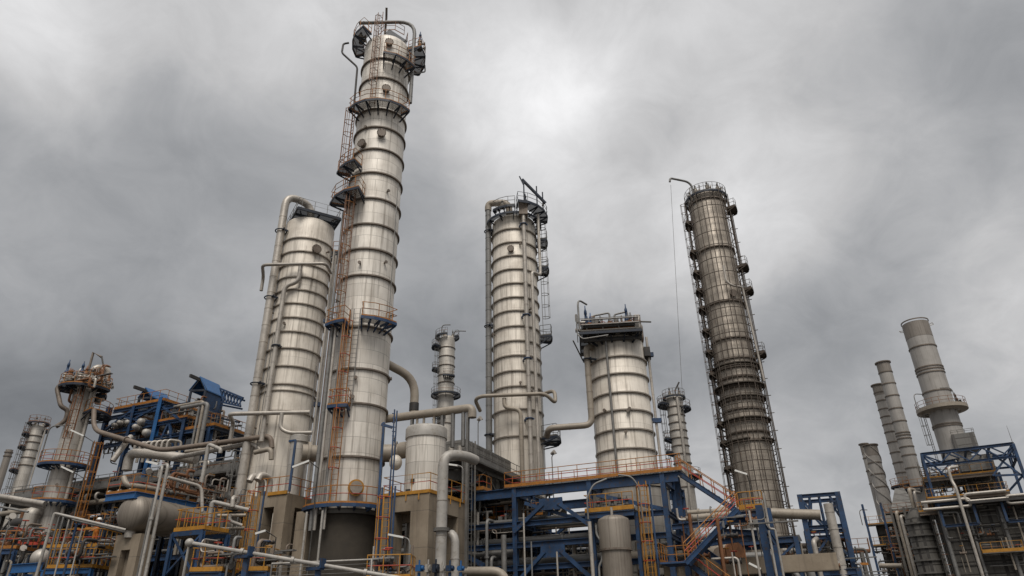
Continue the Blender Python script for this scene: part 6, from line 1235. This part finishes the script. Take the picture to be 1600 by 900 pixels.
# dark heater structure below them
def boxthing(name, label, cat, x0, y0, x1, Y, dd, mat, zb=0.):
    p = W(x0, y0, Y); w = (W(x1, y0, Y) - p).length; t = thing(name, label, cat, Z(p, zb)); slab(M(), p, D * w, N * dd, p.z - zb).build('casing', mat, t); return t, p, w
t, p, w = boxthing('heater', 'dark heater casing under the two slim stacks', 'heater', 1392, 796, 1428, 98, 6, 'furnace_panel')
M().hexa([p + UP * .01, p + D * w + UP * .01, p + D * w + N * 6 + UP * .01, p + N * 6 + UP * .01, p + D * w * .35 + N * 2 + UP * 3.0, p + D * w * .7 + N * 2 + UP * 3.0, p + D * w * .7 + N * 4 + UP * 3.0, p + D * w * .35 + N * 4 + UP * 3.0]).build('hood', 'duct_panel', t)
for z_ in (p.z - .6, p.z - 3.6, p.z - 6.2):
    o = slab(M(), Z(p - N * 1.6 - D * .8, z_), D * (w + 1.6), N * 1.6, .12).build('deck', 'grey_steel', t); rail([Z(p - N * 1.6 - D * .8, z_) + N * 1.6, Z(p - N * 1.6 - D * .8, z_), Z(p - N * 1.6 + D * (w + .8), z_)], o, 1.1, 1.1, 'rusty_rail', 'rusty_rail')
for k in (0, .5, 1): M().ibeam(Z(p - N * 1.5 + D * w * k, 0), Z(p - N * 1.5 + D * w * k, p.z), .3, .3, .03, up=N).build('post', 'grey_steel', t)
t, p, w = boxthing('heater', 'small dark heater casing under the short spiral stack', 'heater', 1368, 822, 1394, 106, 6, 'furnace_panel')
for z_ in (p.z + .1, p.z - 2.8): 
    o = slab(M(), Z(p - N * 1.6 - D * 1.2, z_), D * (w + 1.6), N * 1.6, .12).build('deck', 'grey_steel', t); rail([Z(p - N * 1.6 - D * 1.2, z_) + N * 1.6, Z(p - N * 1.6 - D * 1.2, z_), Z(p - N * 1.6 + D * (w + .4), z_)], o, 1.1, 1.1, 'yellow_paint', 'rusty_rail')
for k in (0, 1): M().ibeam(Z(p - N * 1.5 + D * w * k - D, 0), Z(p - N * 1.5 + D * w * k - D, p.z + 3), .3, .3, .03, up=N).build('post', 'blue_steel', t)
davit(Z(p - D * 1.6 - N * 1.5, p.z + .1), 2.2, 1.5, .3, t, .06)
q = W(1448, 860, 90); dc = thing('round_duct', 'ribbed round duct standing between the dark heater and the furnace box', 'duct', Z(q, 0)); zt = W(1442, 812, 90).z; M().lathe((q.x, q.y), [(1.5, 0), (1.5, zt), (.6, zt + 1.4)], 28, sharp=(1,)).build('shell', 'furnace_panel', dc)
for i in range(9): z_ = 1.5 + i * (zt - 2) / 8; M().lathe((q.x, q.y), [(1.5, z_ - .1), (1.72, z_ - .1), (1.72, z_ + .1), (1.5, z_ + .1)], 28, sharp=(0, 1, 2)).build('rib', 'grey_steel', dc)
for i, (x, y, Y, r) in enumerate(((1420, 764, 94, .24), (1428, 768, 93, .18), (1400, 800, 96, .22), (1407, 806, 95.5, .2), (1433, 790, 91, .15))): a_, b_ = vert(x, y, Y); pipe(['tan pipe rising beside the slim stacks', 'thin tan pipe right of the one rising beside the slim stacks', 'grey pipe down the dark heater face', 'second grey pipe down the dark heater face, to the right', 'thin pipe between the dark heater and the furnace'][i], [a_, b_, b_ + N * 1.5 + D * .6], r, ('pipe_tan', 'pipe_silver')[i % 2], .4)
free_ladder('dark caged ladder between the dark heater and the furnace', 1458, 800, 87.6, mat='grey_steel', hoop='rusty_rail', post='grey_steel')
frame('dark open steel frame low between the blue lattice frame and the heaters', 1330, 92, 3, 1, 4, 4, [3.0, 6.0], 'grey_steel')
pipe('stack of brown pipe low left of the heaters', [W(1375, 884, 96), W(1410, 884, 94)], .3, 'pipe_tan', 0)
# ------------------------------------------------------------------ the workers
def person(label, foot, face, arm, sc=1.0):
    """one skinned body: joints with radii, grown by a Skin modifier and applied"""
    t = thing('person', label, 'person', foot)
    J = {'pel': (0, 0, .95, .15), 'wst': (0, .01, 1.1, .14), 'chs': (0, .01, 1.32, .165), 'nck': (0, 0, 1.5, .062), 'hd0': (0, -.02, 1.58, .08), 'hd1': (0, -.025, 1.68, .105), 'hd2': (0, -.01, 1.76, .08),
         'lh': (-.1, 0, .9, .1), 'lk': (-.12, -.03, .5, .072), 'la': (-.12, .02, .09, .05), 'lt': (-.13, -.16, .05, .045), 'rh': (.1, 0, .9, .1), 'rk': (.13, .0, .5, .072), 'ra': (.14, .06, .09, .05), 'rt': (.16, -.12, .05, .045),
         'ls': (-.2, .01, 1.42, .075), 'le': (-.27, -.02, 1.16, .055), 'lw': (-.24, -.2, 1.04, .04), 'lf': (-.23, -.3, 1.06, .036), 'rs': (.2, .01, 1.42, .075)}
    if arm: J.update({'re': (.3, -.08, 1.2, .055), 'rw': (.24, -.32, 1.14, .04), 'rf': (.22, -.42, 1.13, .036)})
    else: J.update({'re': (.28, .03, 1.15, .055), 'rw': (.27, -.06, .93, .04), 'rf': (.27, -.08, .84, .036)})
    Eg = ['pel-wst', 'wst-chs', 'chs-nck', 'nck-hd0', 'hd0-hd1', 'hd1-hd2', 'pel-lh', 'lh-lk', 'lk-la', 'la-lt', 'pel-rh', 'rh-rk', 'rk-ra', 'ra-rt', 'chs-ls', 'ls-le', 'le-lw', 'lw-lf', 'chs-rs', 'rs-re', 're-rw', 'rw-rf']
    K = list(J); rot = Matrix.Rotation(face, 3, 'Z'); me = bpy.data.meshes.new('body'); me.from_pydata([tuple(rot @ Vector(J[k][:3]) * sc) for k in K], [tuple(K.index(q) for q in e.split('-')) for e in Eg], [])
    o = bpy.data.objects.new('body', me); COL.objects.link(o); o.modifiers.new('skin', 'SKIN'); o.modifiers.new('sub', 'SUBSURF').levels = 2
    for i, k in enumerate(K): me.skin_vertices[0].data[i].radius = (J[k][3] * sc,) * 2; me.skin_vertices[0].data[i].use_root = (k == 'pel')
    bpy.context.view_layer.update(); ev = o.evaluated_get(bpy.context.evaluated_depsgraph_get()); nm = bpy.data.meshes.new_from_object(ev); bpy.data.objects.remove(o)
    for m in ('hi_vis_orange', 'skin', 'boot_black'): nm.materials.append(MATS[m])
    inv = rot.inverted()
    for p in nm.polygons:
        c = inv @ p.center / sc; p.use_smooth = True
        p.material_index = 1 if c.z > 1.5 or (c.y < -.21 and .8 < c.z < 1.3) or (not arm and c.x > .2 and c.z < .92 and c.z > .75) else (2 if c.z < .13 else 0)
    b = bpy.data.objects.new('body', nm); COL.objects.link(b); b.parent = t; ORG[b.name] = Vector(foot)
    F_ = Vector(foot); h = M(); hp = F_ + rot @ Vector((0, -.02, 1.735)) * sc
    h.lathe((hp.x, hp.y), [(.165 * sc, hp.z), (.16 * sc, hp.z + .02), (.135 * sc, hp.z + .04), (.12 * sc, hp.z + .1), (.07 * sc, hp.z + .145), (.01, hp.z + .155)], 20).build('helmet', 'helmet_white', t)
    n_ = M().ball(F_ + rot @ Vector((0, -.135, 1.655)) * sc, .018, .03, .03, 8, 6); n_.build('nose', 'skin', t)
    for s_ in (-1, 1): M().ball(F_ + rot @ Vector((s_ * .04, -.118, 1.69)) * sc, .014, .01, .01, 8, 6).build('eye', 'boot_black', t); M().ball(F_ + rot @ Vector((s_ * .115, -.02, 1.66)) * sc, .015, .03, .045, 8, 6).build('ear', 'skin', t)
    M().ball(F_ + rot @ Vector((0, -.122, 1.61)) * sc, .03, .012, .008, 8, 6).build('mouth', 'red_paint', t)
    for hx, hy, hz in ((J['lf'][0], J['lf'][1], J['lf'][2]), (J['rf'][0], J['rf'][1], J['rf'][2])):
        for k in range(5): p = F_ + rot @ Vector((hx - .03 + k * .015, hy - .0, hz)) * sc; dirn = rot @ (Vector((0, -.06, -.05)) if hy < -.2 else Vector((0, -.02, -.09))); M().tube([p, p + dirn * (.6 if k in (0,) else 1), p + dirn * 1.2 + Vector((0, 0, -.02))], .009, 6).build('finger', 'skin', t)
    return t
hw_ = W(143, 864, 46.5); q = Vector((hw_.x, hw_.y, LD[4]))
person('standing worker in orange overalls and white helmet on the lower left yellow railed platform', q, R_(-30), True)
# ------------------------------------------------------------------ small pipework, valves and conduits fixed to the structures
def clutter(par, A, u, v, z0, z1, n, seed, mats=('pipe_grey', 'pipe_silver', 'pipe_brown', 'galvanised', 'dark_machine', 'pipe_tan'), side=None):
    """small bore lines with valves, flanges and instruments, filling a structure's bays"""
    g = random.Random(seed); A = Vector(A); u, v = Vector(u), Vector(v); du, dv = u.normalized(), v.normalized()
    for i in range(int(n * 1.8)):
        p = Z(A + u * g.random() + v * g.random(), g.uniform(z0, z1)); m = g.choice(mats); r = g.choice((.035, .05, .05, .075, .11)); k = g.random(); L1 = g.uniform(.8, 2.6); L2 = g.uniform(.6, 2.2)
        if k < .42:
            q = [p, p + du * L1 * g.choice((-1, 1))]; q += [q[-1] + UP * L2 * g.choice((-1, 1))]
            if g.random() < .6: q += [q[-1] + dv * g.uniform(.4, 1.2)]
            q = [Z(w + du * (max(-.2, min(u.length + .2, (w - A).dot(du))) - (w - A).dot(du)), max(.3, min(z1 + .6, w.z))) for w in q]; q = [w for j, w in enumerate(q) if j == 0 or (w - q[j - 1]).length > .15]
            if len(q) > 1: M().tube(q, r, 8, .25).build('small_pipe', m, par)
        elif k < .62:
            M().cyl(Z(p, z0), Z(p, min(z1, p.z + L2)), r, 8).build('standpipe', m, par)
        elif k < .84:
            h = g.uniform(.5, .9); mb = M().cyl(p - du * .35, p + du * .35, .1, 10).cyl(p - du * .36, p - du * .28, .18, 12).cyl(p + du * .28, p + du * .36, .18, 12).ball(p, .17, .17, .17, 10, 6).cyl(p, p + UP * h, .045, 8)
            mb.build('valve', g.choice(('dark_machine', 'grey_steel', 'rust', 'pipe_brown')), par)
            M().tube([p + UP * h + du * .2 * math.cos(t * .7854) + dv * .2 * math.sin(t * .7854) for t in range(8)], .025, 5, close=True).build('hand_wheel', g.choice(('red_paint', 'blue_steel', 'yellow_paint')), par)
        elif k < .93:
            M().box(p, .28, .18, .4, RZ).cyl(p - UP * .2, p - UP * g.uniform(.8, 1.5), .03, 6).build('instrument_box', g.choice(('pipe_white', 'galvanised', 'pipe_grey')), par)
        else:
            M().beam(p, p + du * L1 * 1.4, .3, .07).build('cable_tray', 'galvanised', par)
OB = {}
for o in SC.objects:
    if o.type == 'EMPTY' and not o.parent: OB[o.name] = o
clutter(LCOL.t, Z(LCOL.at(-90, 2.0, 0), 0), E1 * 3.6, E2 * 1.5, LCOL.zt + .1, LCOL.zt + 1.2, 14, 90, ('rust', 'rusty_rail', 'pipe_silver', 'grey_steel')); clutter(DRUM.t, Z(f0 + nb_ * .1, 0), f1 - f0, nb_ * .7, zt2 + .2, zt2 + 1.3, 22, 91, ('rust', 'dark_machine', 'pipe_silver', 'grey_steel', 'pipe_brown'))
t = rk; a = Z(ext - E1 * .5 + E2 * .3, 0); uL = (pf[2] - ext)
clutter(t, a, uL, E2 * 6.4, 4.6, lv[2], 60, 1); clutter(t, a, uL * .45, E2 * 6, lv[2], zd - 1.2, 30, 2)
clutter(dk if False else OB['stair_tower'], L2 - E1 * .5 + E2 * 1.2, E1 * 5, E2 * 2, 4.4, 8.2, 16, 3, ('pipe_grey', 'pipe_silver', 'rust'))
clutter(bk, Z(cl(20) + E2 * .6, 0), cl(366) - cl(20), E2 * 5, zb - 6.0, zb - 3.4, 46, 4); clutter(bk, Z(cl(20) - E2 * .1, 0), cl(366) - cl(20), E2 * 2.4, zb - 3.0, zb - .7, 50, 5)
clutter(bk, Z(cl(150), 0), cl(366) - cl(150), E2 * 3, zt + .2, zt + 2.0, 30, 6)
clutter(hf, Z(fl(170), 0), fl(300) - fl(170), E2 * 4.5, zq(215, 677), zq(215, 640), 55, 7, ('pipe_grey', 'pipe_silver', 'pipe_brown', 'rust', 'dark_machine')); clutter(hf, Z(fl(170), 0), fl(345) - fl(170), E2 * 3, zq(215, 700), zq(215, 680), 34, 8)
clutter(OB['drum_deck'], Z(a1 + (b1 - a1) * .25 + E2 * .5, 0), (b1 - a1) * .75, E2 * 1.6, a1.z + .15, a1.z + 1.4, 26, 9, ('rust', 'pipe_brown', 'pipe_silver', 'rusty_rail'))
clutter(ac, Z(K - E1 * 4 + E2 * .4, 0), E1 * 4.2, E2 * 14, zc - 5.2, zc - 2.0, 40, 10, ('pipe_grey', 'dark_machine', 'galvanised', 'blue_steel'))
k_ = 11
for nme, nx, sx, dy in (('steel_structure', 5, 6, 3), ('steel_structure.001', 4, 5.5, 3), ('steel_structure.002', 4, 4.2, 3), ('steel_structure.003', 3, 4, 3), ('steel_structure.004', 5, 5.5, 3), ('steel_structure.005', 3, 5.5, 3)):
    o = OB.get(nme)
    if o: hi = {'steel_structure': 12, 'steel_structure.001': 10, 'steel_structure.002': 11, 'steel_structure.003': 11}.get(nme, 7.0); clutter(o, o.location - E2 * .4, E1 * nx * sx, E2 * dy, 4.2, hi, 60, k_); k_ += 1
for o in [q for q in OB.values() if q.name.startswith('low_platform')]:
    d_ = [c for c in o.children if c.name.startswith('deck')][0]; bb = [d_.matrix_basis @ Vector(c) + o.location for c in d_.bound_box]; zz_ = max(c.z for c in bb); mn = Vector((min(c.x for c in bb), min(c.y for c in bb), 0)); mx_ = Vector((max(c.x for c in bb), max(c.y for c in bb), 0))
    ln = min(6, (mx_ - mn).length); clutter(o, Z(o.location + E2 * .5, 0), E1 * ln * .55, E2 * 1.2, zz_ + .1, zz_ + 1.0, 9, k_, ('rust', 'pipe_brown', 'pipe_silver', 'dark_machine', 'pipe_grey')); clutter(o, Z(o.location + E2 * .3, 0), E1 * ln * .7, E2 * 1.4, zz_ - 1.8, zz_ - .3, 5, k_ + 50); k_ += 1
clutter(fu, Z(d1[0] + N * 1.2, 0), d1[1] - d1[0], N * 3, d2[2] + .2, d1[2] - .4, 30, 40, ('pipe_grey', 'pipe_tan', 'rust', 'dark_machine')); clutter(fu, Z(d1[0] + N * .6, 0), (d1[1] - d1[0]) * .5, N * 3, d1[2] + .1, d1[2] + 1.6, 16, 41)
clutter(fu, Z(F0 - N * .9 + D * .5, 0), D * 10, N * .5, 7, zf, 26, 42, ('pipe_grey', 'pipe_tan', 'grey_steel'))
for o in [q for q in OB.values() if q.name.startswith('heater')]: clutter(o, o.location - N * 1.6 - D * 1.0, D * 4.5, N * 1.3, 5.5, 13.5 if o.name == 'heater' else 12, 34, k_, ('pipe_grey', 'pipe_tan', 'rust', 'dark_machine', 'rusty_rail')); k_ += 1
clutter(OB['lattice_tower'], Z(OB['lattice_tower'].location, 0), E1 * 2.8, E2 * 3, 5, 8.4, 30, 60, ('dark_machine', 'pipe_grey', 'pipe_tan'))
# thin conduits and nozzles on the column shells
for c, n, s_, lo in ((MAIN, 9, 70, 10), (LEFTC, 6, 71, 10), (MIDC, 6, 72, 10), (DRUM, 4, 73, 11), (LCOL, 6, 74, 6)):
    g = random.Random(s_)
    for i in range(n):
        a = g.uniform(-75, 75); z_ = g.uniform(lo + 3, c.zt - 3); o_ = c.out(a); p = c.at(a, c.R - .03, z_); M().cyl(p, p + o_ * .3, .07, 10).cyl(p + o_ * .24, p + o_ * .32, .13, 12).build('nozzle', 'ring_steel', c.t)
    for i in range(3):
        a = g.choice((-62, -44, 50, 64, 72)) + g.uniform(-4, 4); z_ = g.uniform(lo, c.zt * .5); M().cyl(c.at(a, c.R + .22, z_), c.at(a, c.R + .22, z_ + g.uniform(.3, .5) * (c.zt - lo)), .035, 6).build('conduit', 'galvanised', c.t)
